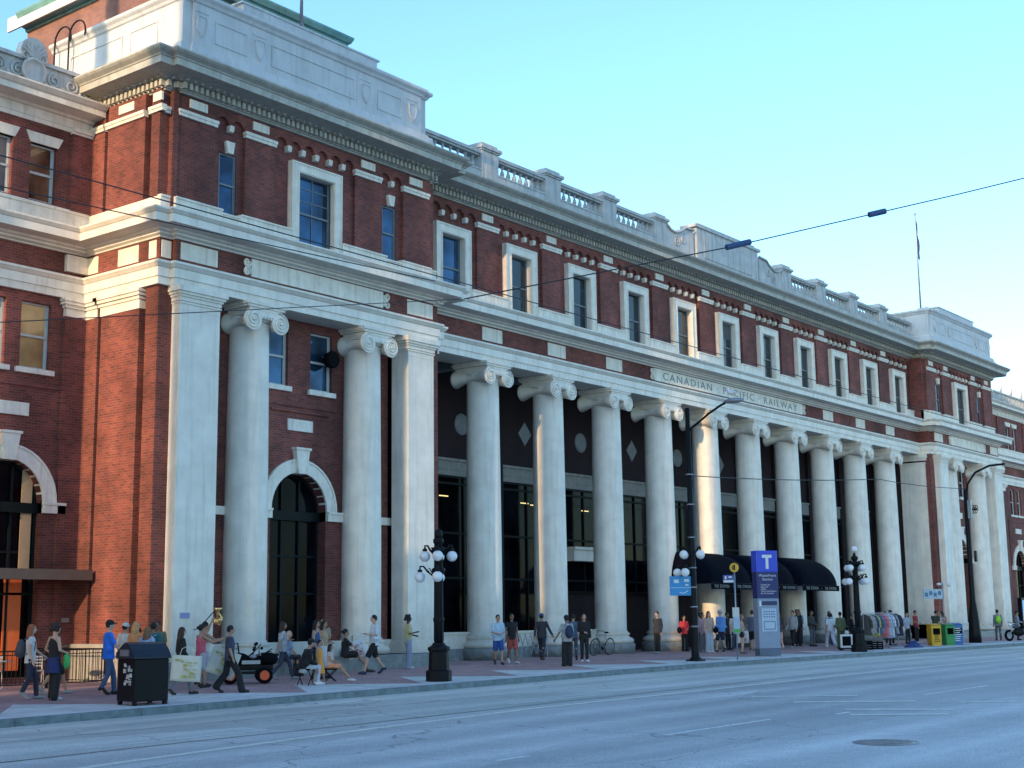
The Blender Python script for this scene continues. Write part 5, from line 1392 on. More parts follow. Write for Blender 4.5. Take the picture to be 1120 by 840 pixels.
# ------------------------------------------------------------------ people
def skinm(n,c): return mat('skin_'+n,c,.55,noise=.06,scale=6)
SK={'light':skinm('light',(.56,.34,.25)),'tan':skinm('tan',(.40,.23,.15)),'brown':skinm('brown',(.22,.115,.07)),'dark':skinm('dark',(.09,.045,.03))}
_fab={}
def fab(c):
    k=tuple(c)
    if k not in _fab: _fab[k]=mat('cloth_%02d'%len(_fab),c,.85,noise=.18,scale=9,bump=.9,bscale=11)
    return _fab[k]
EYE=mat('eye_dark',(.02,.015,.012),.3,noise=0); LIP=mat('lip',(.35,.12,.10),.5,noise=0)
def voxel(mb,name,m,vox,parent=None,smooth=3):
    me=bpy.data.meshes.new(name); me.from_pydata(mb.v,[],mb.f); me.update()
    o=bpy.data.objects.new(name,me); COL.objects.link(o)
    r=o.modifiers.new('r','REMESH'); r.mode='VOXEL'; r.voxel_size=vox; r.use_smooth_shade=True
    if smooth: s_=o.modifiers.new('s','SMOOTH'); s_.factor=.5; s_.iterations=smooth
    dg=bpy.context.evaluated_depsgraph_get(); me2=bpy.data.meshes.new_from_object(o.evaluated_get(dg))
    o.modifiers.clear(); o.data=me2; bpy.data.meshes.remove(me); me2.name=name
    me2.materials.clear(); me2.materials.append(m)
    if parent is not None: o.parent=parent
    return o
def loft(mb,rings,seg=14):
    """rings (cx,cy,cz,rx,ry) closed"""
    vs=[]; 
    for cx,cy,cz,rx,ry in rings:
        for k in range(seg):
            a=2*PI*k/seg; vs.append((cx+rx*math.cos(a),cy+ry*math.sin(a),cz))
    fs=[(i*seg+k,i*seg+(k+1)%seg,(i+1)*seg+(k+1)%seg,(i+1)*seg+k) for i in range(len(rings)-1) for k in range(seg)]
    fs+=[list(range(seg))[::-1],[(len(rings)-1)*seg+k for k in range(seg)]]
    mb.add(vs,fs)
def limb(mb,pts,rs):
    mb.tube(pts,rs,10)
    for p,r in zip(pts,rs): mb.ball(p,r*.99,10,7)
def person(x,y,face,H,pose='stand',armL='down',armR='down',skin='light',hair='short',hc=(.03,.02,.015),top=(.5,.5,.5),sleeve='short',
           bot=(.03,.03,.04),legs='long',shoe=(.02,.02,.02),label='',group=None,z=None,lean=0.0,dress=False,vox=.014,topfit=1.0,seath=.5,hat=None,turn=0,child=False):
    k=H/1.75; z0=gz(x,y) if z is None else z
    sit=pose.startswith('sit'); dz=(seath/k-.93) if sit else 0.0
    def L(p):     # lean forward about the pelvis
        px_,py_,pz=p; h=pz-(.93); 
        if h>0: py_+=h*math.sin(lean); pz=.93+h*math.cos(lean)
        return (px_,py_,pz+dz)
    J={}
    # legs
    if sit:
        ext={'sit':.40,'sitout':.78,'sitcross':.6}[pose]
        for s_,sx in (('L',-1),('R',1)):
            hip=(sx*.09,0,.93+dz); kn=(sx*.12,.43,.95+dz); an=(sx*.11,ext if (pose!='sitcross' or sx>0) else .38,.09)
            if pose=='sitout': kn=(sx*.1,.40,.93+dz)
            J['hip'+s_],J['kn'+s_],J['an'+s_]=hip,kn,an
    else:
        amp={'stand':(.03,-.02),'walk':(.34,-.34),'walk2':(-.32,.32),'step':(.18,-.15)}[pose]
        for s_,sx,a in (('L',-1,amp[0]),('R',1,amp[1])):
            hip=(sx*.09,0,.93); 
            if a>0: kn=(sx*.09,a*.62+.03,.50); an=(sx*.09,a,.085)
            else: kn=(sx*.09,a*.35+.04,.50); an=(sx*.09,a,.085+(.10 if a<-.1 else 0))
            J['hip'+s_],J['kn'+s_],J['an'+s_]=hip,kn,an
    for s_,sx,arm in (('L',-1,armL),('R',1,armR)):
        sh=(sx*.175,-.01,1.41)
        el,wr={'down':((.215,-.03,1.13),(.225,.05,.89)),'phone':((.215,.0,1.14),(.11,.25,1.19)),'front':((.22,.02,1.14),(.06,.25,1.08)),'reach':((.24,.22,1.25),(.2,.48,1.30)),
               'up':((.27,.18,1.50),(.24,.28,1.76)),'swingF':((.21,.11,1.15),(.19,.31,1.0)),'swingB':((.22,-.15,1.15),(.23,-.22,.90)),'hip':((.33,-.04,1.16),(.19,.08,1.02)),
               'lap':((.22,.08,1.16),(.12,.31,1.03)),'hold':((.24,-.0,1.12),(.28,.14,.90)),'chin':((.2,.2,1.2),(.07,.22,1.44)),'side':((.3,-.02,1.15),(.4,.06,.95))}[arm]
        J['sh'+s_]=L(sh); J['el'+s_]=L((sx*el[0],el[1],el[2])); J['wr'+s_]=L((sx*wr[0],wr[1],wr[2]))
    hd=L((0,.02,1.635))
    # -------- body
    b=MB()
    tor=[(0,0,.80,.12,.09),(0,0,.88,.155,.105),(0,-.005,.95,.16,.11),(0,0,1.05,.135,.098),(0,.005,1.18,.145,.105),(0,0,1.30,.162,.108),(0,-.005,1.39,.155,.09),(0,-.005,1.44,.09,.07),(0,0,1.47,.055,.056)]
    def Lr(r,inf=0):
        out=[]
        for cx,cy,cz,rx,ry in r:
            q=L((cx,cy,cz)); out.append((q[0],q[1],q[2],rx+inf,ry+inf))
        return out
    loft(b,Lr(tor))
    limb(b,[L((0,-.005,1.42)),L((0,.0,1.50)),L((0,.01,1.58))],[.062,.052,.052])
    hx,hy,hz=hd
    b.ball(hd,.1,16,12,(.76,.93,1.14)); b.ball((hx,hy+.025,hz-.065),.06,12,8,(.85,1,.75))
    b.ball((hx,hy+.098,hz-.018),.017,8,6,(.8,1.1,1.5)); b.ball((hx-.077,hy-.005,hz-.01),.022,8,6,(.4,.8,1.3)); b.ball((hx+.077,hy-.005,hz-.01),.022,8,6,(.4,.8,1.3))
    for s_,sx in (('L',-1),('R',1)):
        limb(b,[J['hip'+s_],J['kn'+s_],J['an'+s_]],[.078,.052,.037])
        m_=tuple((J['kn'+s_][i]*.68+J['an'+s_][i]*.32) for i in range(3)); b.ball((m_[0],m_[1]-.012,m_[2]),.056,10,8,(1,1,1.6))
        a=J['an'+s_]; b.tube([(a[0],a[1]-.04,max(.045,a[2]-.04)),(a[0]+sx*.015,a[1]+.15,.035)],[.038,.028],8)
        limb(b,[J['sh'+s_],J['el'+s_],J['wr'+s_]],[.050,.038,.026])
        w=Vector(J['wr'+s_]); e=Vector(J['el'+s_]); d_=(w-e).normalized(); sd=d_.cross(Vector((0,0,1)) if abs(d_.z)<.8 else Vector((0,1,0))).normalized(); nn=sd.cross(d_)
        P1=w+d_*.085; b.tube([tuple(w),tuple(w+d_*.045),tuple(P1)],[.024,.034,.034],8)
        for fi,(o,ln) in enumerate(((-.027,.062),(-.009,.072),(.009,.068),(.027,.052))):
            p0=P1-d_*.02+sd*o; p1=P1+d_*ln*.5+sd*o*1.15; p2=p1+d_*ln*.4-nn*.02*(1 if nn.z>0 else -1)
            b.tube([tuple(p0),tuple(p1),tuple(p2)],[.0115,.0105,.009],6)
        b.tube([tuple(w+d_*.03-sd*.02),tuple(w+d_*.06-sd*.05),tuple(w+d_*.09-sd*.056)],[.014,.012,.010],6)
    body=voxel(b,'person',SK[skin],.0115,None,2)
    tag(body,label,'person',group)
    # -------- clothing
    if legs!='none' and not dress:
        t=MB(); w=.022
        loft(t,Lr([(0,0,.80,.135,.10),(0,0,.88,.162,.112),(0,-.005,.95,.166,.115),(0,0,1.01,.152,.108)],.012))
        for s_ in 'LR':
            h,kn,an=[Vector(J[q+s_]) for q in ('hip','kn','an')]
            if legs=='long': limb(t,[tuple(h),tuple(kn),tuple(an+Vector((0,0,.01)))],[.095,.071,.058])
            elif legs=='wide': limb(t,[tuple(h),tuple(kn),tuple(an-Vector((0,0,.01)))],[.10,.092,.098])
            elif legs=='short': limb(t,[tuple(h),tuple(h+(kn-h)*.55),tuple(h+(kn-h)*.86)],[.10,.098,.095])
            elif legs=='mini': limb(t,[tuple(h),tuple(h+(kn-h)*.35)],[.10,.098])
        if legs=='skirt': loft(t,[(0,0,.5,.26,.22),(0,0,.75,.2,.16),(0,0,.95,.17,.12)])
        voxel(t,'trousers' if legs in('long','wide') else 'shorts',fab(bot),.016,body,2)
    t=MB(); i_=.016*topfit
    zb=.84 if not dress else .45
    if top is not None:
        if dress:
            if sit:
                loft(t,Lr([(0,0,.86,.19,.16),(0,0,1.0,.16,.12),(0,0,1.18,.155,.115),(0,0,1.3,.165,.112),(0,-.005,1.37,.14,.09)],i_)); 
                for s_ in 'LR': limb(t,[J['hip'+s_],tuple(Vector(J['hip'+s_])+(Vector(J['kn'+s_])-Vector(J['hip'+s_]))*.8)],[.12,.12])
                t.ball((0,.22,.93+dz),.16,12,8,(1.3,1.4,.6))
            else: loft(t,Lr([(0,0,.42,.27,.22),(0,0,.6,.23,.19),(0,0,.85,.19,.14),(0,0,1.02,.15,.11),(0,0,1.18,.15,.112),(0,0,1.3,.162,.11),(0,-.005,1.38,.13,.085)],i_))
        else:
            r=[(0,0,zb,.165,.118),(0,0,.95,.165,.116),(0,0,1.05,.146*topfit,.107),(0,.005,1.18,.152,.112),(0,0,1.30,.166,.112)]
            if sleeve=='none': r+=[(0,-.005,1.38,.12,.09),(0,-.005,1.41,.09,.075)]
            else: r+=[(0,-.005,1.39,.158,.094),(0,-.005,1.445,.095,.074),(0,0,1.465,.065,.062)]
            if sit: r[0]=(0,0,.90,.165,.12)
            loft(t,Lr(r,i_))
        if sleeve!='none':
            for s_ in 'LR':
                sh,el,wr=[Vector(J[q+s_]) for q in ('sh','el','wr')]
                if sleeve=='short': limb(t,[tuple(sh),tuple(sh+(el-sh)*.75)],[.067,.062])
                elif sleeve=='cap': limb(t,[tuple(sh),tuple(sh+(el-sh)*.35)],[.062,.055])
                else: limb(t,[tuple(sh),tuple(el),tuple(wr)],[.067,.055,.042])
        else:
            for sx in (-1,1): t.tube([L((sx*.10,.06,1.32)),L((sx*.105,.01,1.45)),L((sx*.10,-.07,1.34))],[.025,.022,.025],8)
        voxel(t,'dress' if dress else ('shirt' if sleeve!='none' else 'vest'),fab(top),.014,body,2)
    t=MB()
    for s_,sx in (('L',-1),('R',1)):
        a=J['an'+s_]; hz_=max(.05,a[2]-.035)
        t.tube([(a[0],a[1]-.06,hz_),(a[0],a[1]+.02,hz_),(a[0]+sx*.015,a[1]+.12,.042),(a[0]+sx*.018,a[1]+.18,.034)],[.046,.052,.044,.028],10)
        t.ball((a[0],a[1]-.045,hz_),.045,10,8); t.ball((a[0]+sx*.018,a[1]+.175,.034),.033,10,8)
    voxel(t,'shoes',fab(shoe),.012,body,1)
    # -------- hair
    t=MB(); 
    if hair!='bald':
        t.ball((hx,hy-.016,hz+.022),.1,16,12,(.84,.98,1.08))
    if hair=='long':
        loft(t,[(hx,hy-.09,hz-.36,.085,.035),(hx,hy-.085,hz-.2,.105,.05),(hx,hy-.06,hz-.05,.09,.07),(hx,hy-.03,hz+.05,.085,.08)])
        for sx in (-1,1): t.tube([(hx+sx*.075,hy-.01,hz+.03),(hx+sx*.09,hy-.02,hz-.1),(hx+sx*.095,hy-.02,hz-.24)],[.03,.035,.02],8)
    if hair=='curly':
        r=random.Random(5)
        for q in range(34):
            a=r.uniform(0,2*PI); e_=r.uniform(-.5,1.2); rr=.115
            py_=hy-.02+rr*math.cos(e_)*math.sin(a)
            if py_>hy+.055: continue
            t.ball((hx+rr*math.cos(e_)*math.cos(a),py_,hz+.01+rr*math.sin(e_)),.04,8,6)
    if hair=='bun': t.ball((hx,hy-.12,hz+.03),.048,10,8)
    if hair=='pony': t.tube([(hx,hy-.1,hz+.04),(hx,hy-.15,hz-.05),(hx,hy-.13,hz-.22)],[.03,.038,.012],8)
    if hair!='bald':
        ho=voxel(t,'hair',fab(hc),.012,body,1)
        # trim the face clear of hair
        bm=bmesh.new(); bm.from_mesh(ho.data)
        kill=[f for f in bm.faces if (lambda c: c.y>hy+.052 and c.z<hz+.065)(f.calc_center_median())]
        bmesh.ops.delete(bm,geom=kill,context='FACES'); bm.to_mesh(ho.data); bm.free()
    if hat is not None:
        t=MB(); t.ball((hx,hy-.01,hz+.055),.1,16,10,(.9,1.05,.82)); t.lathe([(.088,-.02),(.095,.0)],hx,hy-.01,hz+.03,20); t.ball((hx,hy+.11,hz+.04),.075,14,8,(1,1.1,.14))
        voxel(t,'cap',fab(hat),.012,body,1)
    t=MB()
    for sx in (-1,1): t.ball((hx+sx*.032,hy+.086,hz+.008),.0115,8,6,(1.3,.6,.8)); t.box(hx+sx*.032-.018,hx+sx*.032+.018,hy+.083,hy+.093,hz+.028,hz+.034)
    t.build('eyes',EYE,body)
    MB().ball((hx,hy+.088,hz-.052),.02,8,6,(1.1,.35,.3)).build('lips',LIP,body)
    body.location=(x,y,z0); body.rotation_euler=(0,0,math.radians(face)-PI/2); body.scale=(k,k,k)
    body['hd']=0; del body['hd']
    return body,J,k
def W(body,p):
    return body.matrix_basis @ Vector(p)
def carried(name,mb,m,body,label,cat,at,rz=0,group=None,scale=1.0):
    """a thing held or worn by a person: stays top level"""
    p=W(body,at); o=mb.build(name,m); o.location=p; o.rotation_euler=(0,0,body.rotation_euler.z+rz); o.scale=(scale,)*3
    return tag(o,label,cat,group)
def backpack(body,m,label):
    b=MB(); b.ball((0,-.02,-.02),.2,14,10,(.78,.55,1.15)); b.ball((0,-.1,-.1),.13,12,8,(.9,.5,.8))
    for sx in (-1,1): b.tube([(sx*.09,.05,.2),(sx*.11,.17,.22),(sx*.12,.30,.12),(sx*.13,.28,-.05),(sx*.12,.1,-.16)],.02,6)
    o=voxel(b,'backpack',fab(m),.014,None,1); p=W(body,(0,-.2,1.2)); o.location=p; o.rotation_euler=body.rotation_euler.copy(); o.scale=body.scale.copy(); return tag(o,label,'backpack')
def tote(body,at,w,h,m1,label,rz=0,tilt=0,mark=None):
    t=empty('tote_bag',W(body,at),SR+rz,label,'tote bag')
    t.rotation_euler=(0,tilt,SR+rz)
    b=MB(); n=9; vs=[]
    for sy in (-1,1):
        for j in range(n):
            for i in range(n):
                u=i/(n-1)-.5; v=j/(n-1); th=.05*math.sin(PI*(u+.5))*math.sin(PI*min(1,v+.15))+.006
                vs.append((u*w,sy*th,-v*h))
    fs=[]
    for s_ in range(2):
        o_=s_*n*n
        for j in range(n-1):
            for i in range(n-1): fs.append((o_+j*n+i,o_+j*n+i+1,o_+(j+1)*n+i+1,o_+(j+1)*n+i))
    for j in range(n-1): fs+= [(j*n,(j+1)*n,n*n+(j+1)*n,n*n+j*n),(j*n+n-1,(j+1)*n+n-1,n*n+(j+1)*n+n-1,n*n+j*n+n-1)]
    for i in range(n-1): fs.append(((n-1)*n+i,(n-1)*n+i+1,n*n+(n-1)*n+i+1,n*n+(n-1)*n+i))
    b.add(vs,fs,True); b.build('bag',m1,t)
    for sy in (-1,1): MB().tube([(-w*.25,sy*.01,-.02),(-w*.18,sy*.01,.16),(0,sy*.01,.22),(w*.18,sy*.01,.16),(w*.25,sy*.01,-.02)],.009,6).build('handle',m1,t)
    if mark:
        for sy in (-1,1):
            p=MB(); r=random.Random(2)
            for k in range(26):
                u=r.uniform(-.34,.34)*w; v=r.uniform(.15,.85)*h; p.box(u-.03*w*2,u+.03*w*2,sy*.066-.002,sy*.066+.002,-v-.02*h,-v+.02*h)
            p.build('print',mark,t)
    return t
CREAM=mat('cream_canvas',(.62,.63,.55),.8,noise=.1); YP=mat('yellow_print',(.50,.47,.16),.8,noise=.5,scale=25); RP_=mat('red_print',(.55,.12,.12),.8,noise=.3); WB=mat('white_bag',(.68,.70,.72),.7,noise=.08)
A={}
def P_(key,*a,**k):
    A[key]=person(*a,**k); return A[key][0]
bl=(.012,.012,.015)
# left end
p=P_('redhair',-22.15,-4.23,-30,1.74,'step','swingF','down','light','long',(.30,.10,.045),(.62,.60,.60),'cap',(.025,.03,.06),'long',(.3,.3,.32),label='woman with long red hair, white top and navy trousers'); backpack(p,(.06,.065,.08),'grey backpack worn by the red haired woman')
p=P_('tank',-22.05,-5.05,-5,1.76,'stand','hip','front','light','curly',(.035,.02,.02),bl,'none',bl,'wide',(.5,.5,.52),label='woman in black tank top and wide black trousers')
j=MB(); loft(j,[(0,-.03,.62,.2,.15),(0,-.02,.8,.2,.15),(0,0,.98,.18,.13)]); o=voxel(j,'tied_jacket',fab((.02,.03,.13)),.015,p,2)
b=MB().ball((0,0,-.12),.14,12,9,(.9,.5,1.3)); carried('green_bag',b,fab((.05,.42,.12)),p,'bright green bag held by the woman in the black tank top','bag',(.2,.2,1.0))
P_('bluetee',-20.19,-4.55,-25,1.80,'step','down','swingF','light','short',(.02,.02,.02),(.02,.16,.70),'short',(.05,.09,.19),'long',bl,hat=bl,label='man in bright blue t-shirt, jeans and black cap',topfit=1.5)
P_('whitecap',-18.5,-2.9,10,1.70,'stand','down','down','tan','short',bl,(.60,.60,.57),'short',(.1,.1,.12),'long',hat=(.5,.5,.5),label='person in white top and two-tone cap behind the bin')
P_('blonde',-18.96,-3.95,0,1.74,'stand','down','down','light','long',(.50,.27,.12),(.55,.27,.12),'short',(.1,.12,.2),'long',label='woman with long fair hair and tan top behind the litter bin')
P_('blonde2',-19.2,-4.75,20,1.62,'stand','down','down','light','long',(.20,.11,.06),(.35,.45,.62),'short',(.1,.12,.2),'long',label='light brown haired girl in pale blue behind the litter bin')
p=P_('teal',-17.9,-3.3,30,1.70,'stand','down','down','brown','short',bl,(.02,.13,.16),'short',(.05,.05,.08),'long',label='person in teal top behind the litter bin'); backpack(p,(.45,.50,.60),'pale blue and white backpack worn over the teal top')
p=P_('tote1',-19.22,-6.12,-20,1.62,'walk','down','hold','light','long',(.05,.03,.02),bl,'long',(.17,.19,.22),'long',(.03,.03,.03),label='woman in black top and grey jeans walking with a tote bag')
tote(p,(.34,.05,1.02),.72,.62,CREAM,'large cream bag with pale green print, carried at the left',rz=.1,tilt=.06,mark=YP)
P_('pink',-17.2,-4.4,-10,1.64,'step','reach','reach','tan','bun',bl,(.62,.12,.17),'none',(.42,.40,.45),'short',(.02,.02,.025),label='woman in pink vest and white shorts with black boots')
P_('reach',-16.75,-4.0,-20,1.70,'stand','up','reach','tan','pony',bl,(.60,.58,.55),'none',(.40,.40,.45),'short',(.02,.02,.02),label='person in white vest reaching forward with bare arms')
p=P_('navy',-18.1,-6.6,-30,1.64,'walk2','hold','down','tan','short',bl,(.035,.05,.09),'short',bl,'wide',(.03,.03,.03),label='person in navy t-shirt and black trousers striding with a bag')
tote(p,(-.36,.02,1.10),.72,.66,CREAM,'large cream bag with yellow print, tilted in front of the walker in navy',rz=.1,tilt=.35,mark=YP)
# brass ornament on a pole
t=empty('horn_on_stand',(-17.0,-4.6,gz(-17,-4.6)),SR,'brass ornament on a thin slanting black pole above the group','ornament')
MB().tube([(-.35,0,1.55),(.1,0,2.05)],.014,6).tube([(-.35,0,1.55),(-.5,0,1.5)],.012,5).build('pole',BLACK,t)
MB().lathe([(.03,0),(.04,.12),(.07,.2),(.13,.27)],.13,0,1.8,14).ball((.1,0,1.72),.08,10,8,(1.2,.6,1)).ball((.2,0,1.75),.07,10,8).tube([(.05,0,1.7),(.2,0,1.62),(.25,0,1.8),(.15,0,1.95)],.025,6).build('brass',mat('brass',(.75,.50,.22),.3,metal=.8,noise=.1),t)
# seated on the plinth
P_('oldman',-12.25,-2.25,-15,1.72,'sit','lap','lap','light','bald',bl,(.20,.30,.45),'short',(.03,.03,.04),'long',bl,label='bald older man in light blue shirt sitting on the granite ledge',lean=.18,topfit=1.5,seath=.56)
P_('blackseat',-15.05,-6.0,-25,1.70,'sit','lap','lap','tan','short',bl,bl,'long',(.52,.52,.55),'long',(.7,.7,.72),label='person in black top, black cap and white trousers on a stool',lean=.32,hat=bl,topfit=1.6,seath=.46)
p=P_('bluevest',-12.9,-4.25,-60,1.68,'stand','down','hold','tan','long',bl,(.05,.09,.22),'none',bl,'long',label='woman in blue vest standing with a white shopping bag')
tote(p,(-.28,.05,.98),.42,.62,WB,'plain white shopping bag beside the woman in the blue vest')
P_('tanw',-12.35,-4.0,-70,1.66,'stand','front','down','tan','long',bl,(.45,.30,.18),'none',(.1,.1,.12),'long',label='woman in tan top standing behind the children')
P_('orangegirl',-14.4,-5.95,-70,1.18,'step','down','down','tan','short',bl,(.78,.30,.05),'none',dress=True,legs='none',shoe=(.45,.3,.25),label='little girl in a bright orange dress',topfit=1.3)
P_('palegirl',-13.3,-5.25,-60,1.30,'sitout','lap','lap','tan','long',bl,(.60,.45,.40),'cap',(.75,.32,.18),'short',(.7,.7,.7),label='small girl in pale top and orange shorts, legs out, white shoes',seath=.42)
t=empty('stool',(-13.35,-5.3,gz(-13.35,-5.3)),-.6,'low dark stool under the small girl with white shoes','stool'); MB().box(-.18,.18,-.16,.16,.32,.36,.01).build('seat',BLACKM,t)
for sy in (-.14,.14): MB().tube([(-.16,sy,.32),(.16,sy,0)],.014,6).tube([(.16,sy,.32),(-.16,sy,0)],.014,6).build('leg',BLACK,t)
p=P_('blackdress',-9.75,-2.3,-40,1.68,'sitout','lap','chin','tan','bun',bl,bl,'short',dress=True,legs='none',shoe=(.05,.05,.06),label='woman in black dress sitting on the ledge with legs stretched out',seath=.56)
tote(p,(-.62,.35,1.02),.60,.56,WB,'white shopping bag with red print leaning by the seated woman',rz=.2,tilt=-.25,mark=RP_)
p=P_('whiteshirt',-9.85,-3.65,152,1.78,'walk','phone','down','light','short',bl,(.62,.68,.74),'short',bl,'short',(.03,.04,.08),label='man in white shirt and black shorts walking with a phone',topfit=1.7)
b=MB().box(-.035,.035,-.07,.07,-.005,.005,.002); carried('phone',b,BLACK,p,'dark phone in the hand of the man in white','phone',(-.11,.38,1.2))
P_('yellowtop',-7.05,-2.5,-35,1.74,'stand','front','phone','dark','curly',bl,(.45,.43,.24),'short',(.25,.31,.42),'wide',(.5,.5,.5),label='woman in pale yellow top and light jeans beside the street lamp')
P_('lb',-3.24,-3.23,-125,1.70,'step','front','front','tan','short',bl,(.36,.52,.68),'short',(.02,.07,.28),'short',(.04,.04,.06),label='man in light blue shirt and blue shorts by the first column',topfit=1.6)
p=P_('tank2',-2.43,-3.2,-120,1.73,'step','down','down','brown','short',bl,bl,'cap',(.42,.08,.07),'short',(.6,.6,.6),label='man in black top and red shorts beside the light blue shirt')
b=MB().ball((0,0,-.2),.17,12,9,(.7,.4,1.5)); carried('white_bag',b,fab((.5,.52,.55)),p,'white bag slung at the side of the man in red shorts','bag',(.28,-.05,1.15))
P_('jacket',.54,-2.28,25,1.70,'walk','swingB','side','tan','short',bl,(.035,.035,.045),'long',(.025,.03,.05),'long',bl,hat=(.03,.05,.15),label='man in open black jacket and blue cap striding past the second column',topfit=1.2)
p=P_('bp',-3.0,-6.0,60,1.68,'stand','side','down','brown','short',bl,(.33,.35,.36),'short',bl,'wide',bl,hat=bl,label='man in grey t-shirt and black trousers seen from behind',topfit=1.4); backpack(p,(.02,.035,.09),'navy backpack on the man in the grey t-shirt')
p=P_('bp2',1.0,-3.4,40,1.68,'step','down','down','tan','short',bl,(.06,.10,.16),'short',(.05,.06,.08),'long',bl,label='person in dusty blue walking away beyond the navy backpack')
P_('blackw',-.02,-4.6,-130,1.70,'stand','down','front','light','long',(.05,.035,.03),bl,'long',bl,'long',(.75,.75,.78),label='woman all in black with white trainers by the third column')
# right half
p=P_('red',12.3,-1.3,-120,1.56,'stand','front','down','tan','bun',bl,(.50,.035,.05),'long',bl,'long',label='woman in red jacket and black trousers beside the fourth column',topfit=1.5)
b=MB().ball((0,0,-.1),.16,12,9,(.6,.9,.9)); carried('black_bag',b,BLACKM,p,'black shoulder bag worn over the red jacket','bag',(.26,0,1.15))
P_('whitetee',13.05,-1.6,-20,1.68,'stand','down','front','tan','short',bl,(.60,.62,.64),'short',(.03,.04,.08),'long',label='man in white t-shirt just right of the black street pole')
p=P_('tanw2',11.05,-3.28,-110,1.74,'stand','hold','down','light','long',(.10,.06,.04),(.45,.33,.28),'long',(.38,.46,.56),'wide',(.6,.6,.62),label='woman in tan top and pale flared jeans under the awning')
b=MB().ball((0,0,-.1),.16,12,9,(.6,.9,.9)); carried('black_bag',b,BLACKM,p,'black bag carried by the woman in pale flared jeans','bag',(-.3,.1,1.05))
P_('blueback',12.2,-3.2,70,1.80,'step','down','down','light','short',(.3,.28,.26),(.10,.26,.58),'short',(.02,.025,.06),'short',(.1,.1,.12),hat=(.35,.38,.42),label='broad man in blue shirt and navy shorts seen from behind',topfit=2.2)
P_('dk',14.9,-2.0,-100,1.68,'stand','front','down','brown','short',bl,(.03,.03,.035),'long',bl,'long',label='man in dark clothes in the shade behind the bus stop')
p=P_('shorts',10.72,-5.03,-60,1.62,'stand','down','hold','light','long',(.2,.12,.07),(.42,.36,.3),'none',bl,'mini',(.15,.12,.1),label='bare legged woman in black shorts behind the bus stop pole')
tote(p,(-.38,.05,1.0),.5,.5,WB,'white and red patterned bag held beside the bus stop pole',mark=RP_)
P_('grey',15.5,-2.95,-110,1.76,'stand','hip','down','light','short',bl,(.58,.60,.62),'short',(.22,.23,.25),'short',(.1,.1,.1),label='man in white t-shirt and grey shorts left of the transit pylon')
P_('pk',16.12,-3.96,60,1.64,'step','down','front','light','pony',(.12,.07,.04),(.03,.03,.035),'short',(.45,.30,.32),'short',(.5,.5,.5),label='person in black top and pinkish shorts right of the transit pylon')
P_('pkw',15.75,-3.6,80,1.60,'stand','down','down','light','short',(.12,.07,.04),(.60,.62,.64),'short',(.40,.28,.30),'short',(.5,.5,.5),label='person in white top half hidden by the transit pylon')
P_('blk',22.4,-1.7,-140,1.80,'stand','down','down','brown','short',bl,bl,'long',bl,'long',label='tall man in black under the far awning')
P_('denim',23.4,-1.3,-120,1.80,'stand','front','down','tan','long',bl,(.12,.24,.36),'short',bl,'long',(.4,.4,.4),label='woman in light denim top under the far awning')
P_('dkg',22.35,-2.5,-100,1.74,'stand','front','front','brown','short',bl,(.04,.04,.045),'long',(.10,.11,.13),'long',label='man in dark top and grey trousers leaning by the column')
P_('white',21.39,-3.95,50,1.60,'walk','down','down','tan','curly',bl,(.62,.66,.72),'short',(.60,.64,.72),'wide',(.6,.6,.62),label='woman dressed all in white walking away')
P_('khaki',20.3,-5.0,50,1.68,'stand','front','down','tan','short',bl,(.08,.11,.05),'long',(.06,.09,.045),'wide',(.03,.03,.02),label='person in green army clothes at the clothes rail',topfit=2.4)
P_('behr',21.7,-4.9,-60,1.62,'stand','front','front','brown','short',bl,bl,'long',bl,'long',label='person in black behind the near end of the clothes rail')
P_('hat',26.1,-5.0,-110,1.74,'stand','front','front','tan','short',bl,(.05,.05,.07),'long',bl,'long',hat=(.03,.03,.04),label='man in dark cap standing behind the far end of the rail')
P_('plaid',29.6,-4.4,-110,1.62,'stand','front','down','light','short',bl,(.30,.38,.50),'short',bl,'long',label='person in pale plaid shirt left of the news boxes')
P_('maroon',31.0,-4.3,-90,1.72,'stand','down','front','tan','short',bl,(.30,.03,.04),'short',bl,'long',(.6,.6,.6),label='man in maroon top left of the news boxes')
P_('lean1',30.4,-5.6,0,1.74,'stand','reach','down','tan','short',bl,(.03,.05,.035),'short',(.5,.5,.52),'long',label='man in dark green top leaning over the news boxes',lean=.25)
P_('lean2',32.2,-5.2,-160,1.60,'stand','reach','down','tan','short',bl,(.45,.35,.30),'short',bl,'long',label='person in tan top behind the green news box')
p=P_('neon',39.6,-5.7,30,1.74,'step','down','down','tan','short',bl,(.18,.20,.23),'long',(.10,.11,.13),'long',label='person in grey beside the motorcycle'); backpack(p,(.25,.65,.05),'neon green backpack past the far street pole')
P_('riderb',40.2,-6.6,-60,1.66,'stand','front','front','tan','short',bl,(.25,.28,.35),'long',bl,'long',hat=bl,label='person in pale jacket and black cap at the motorcycle')
P_('last',29.09+11,-9.0,-20,1.7,'stand','down','front','brown','short',bl,(.03,.035,.05),'long',(.06,.07,.12),'long',label='person in dark clothes at the right end of the kerb')

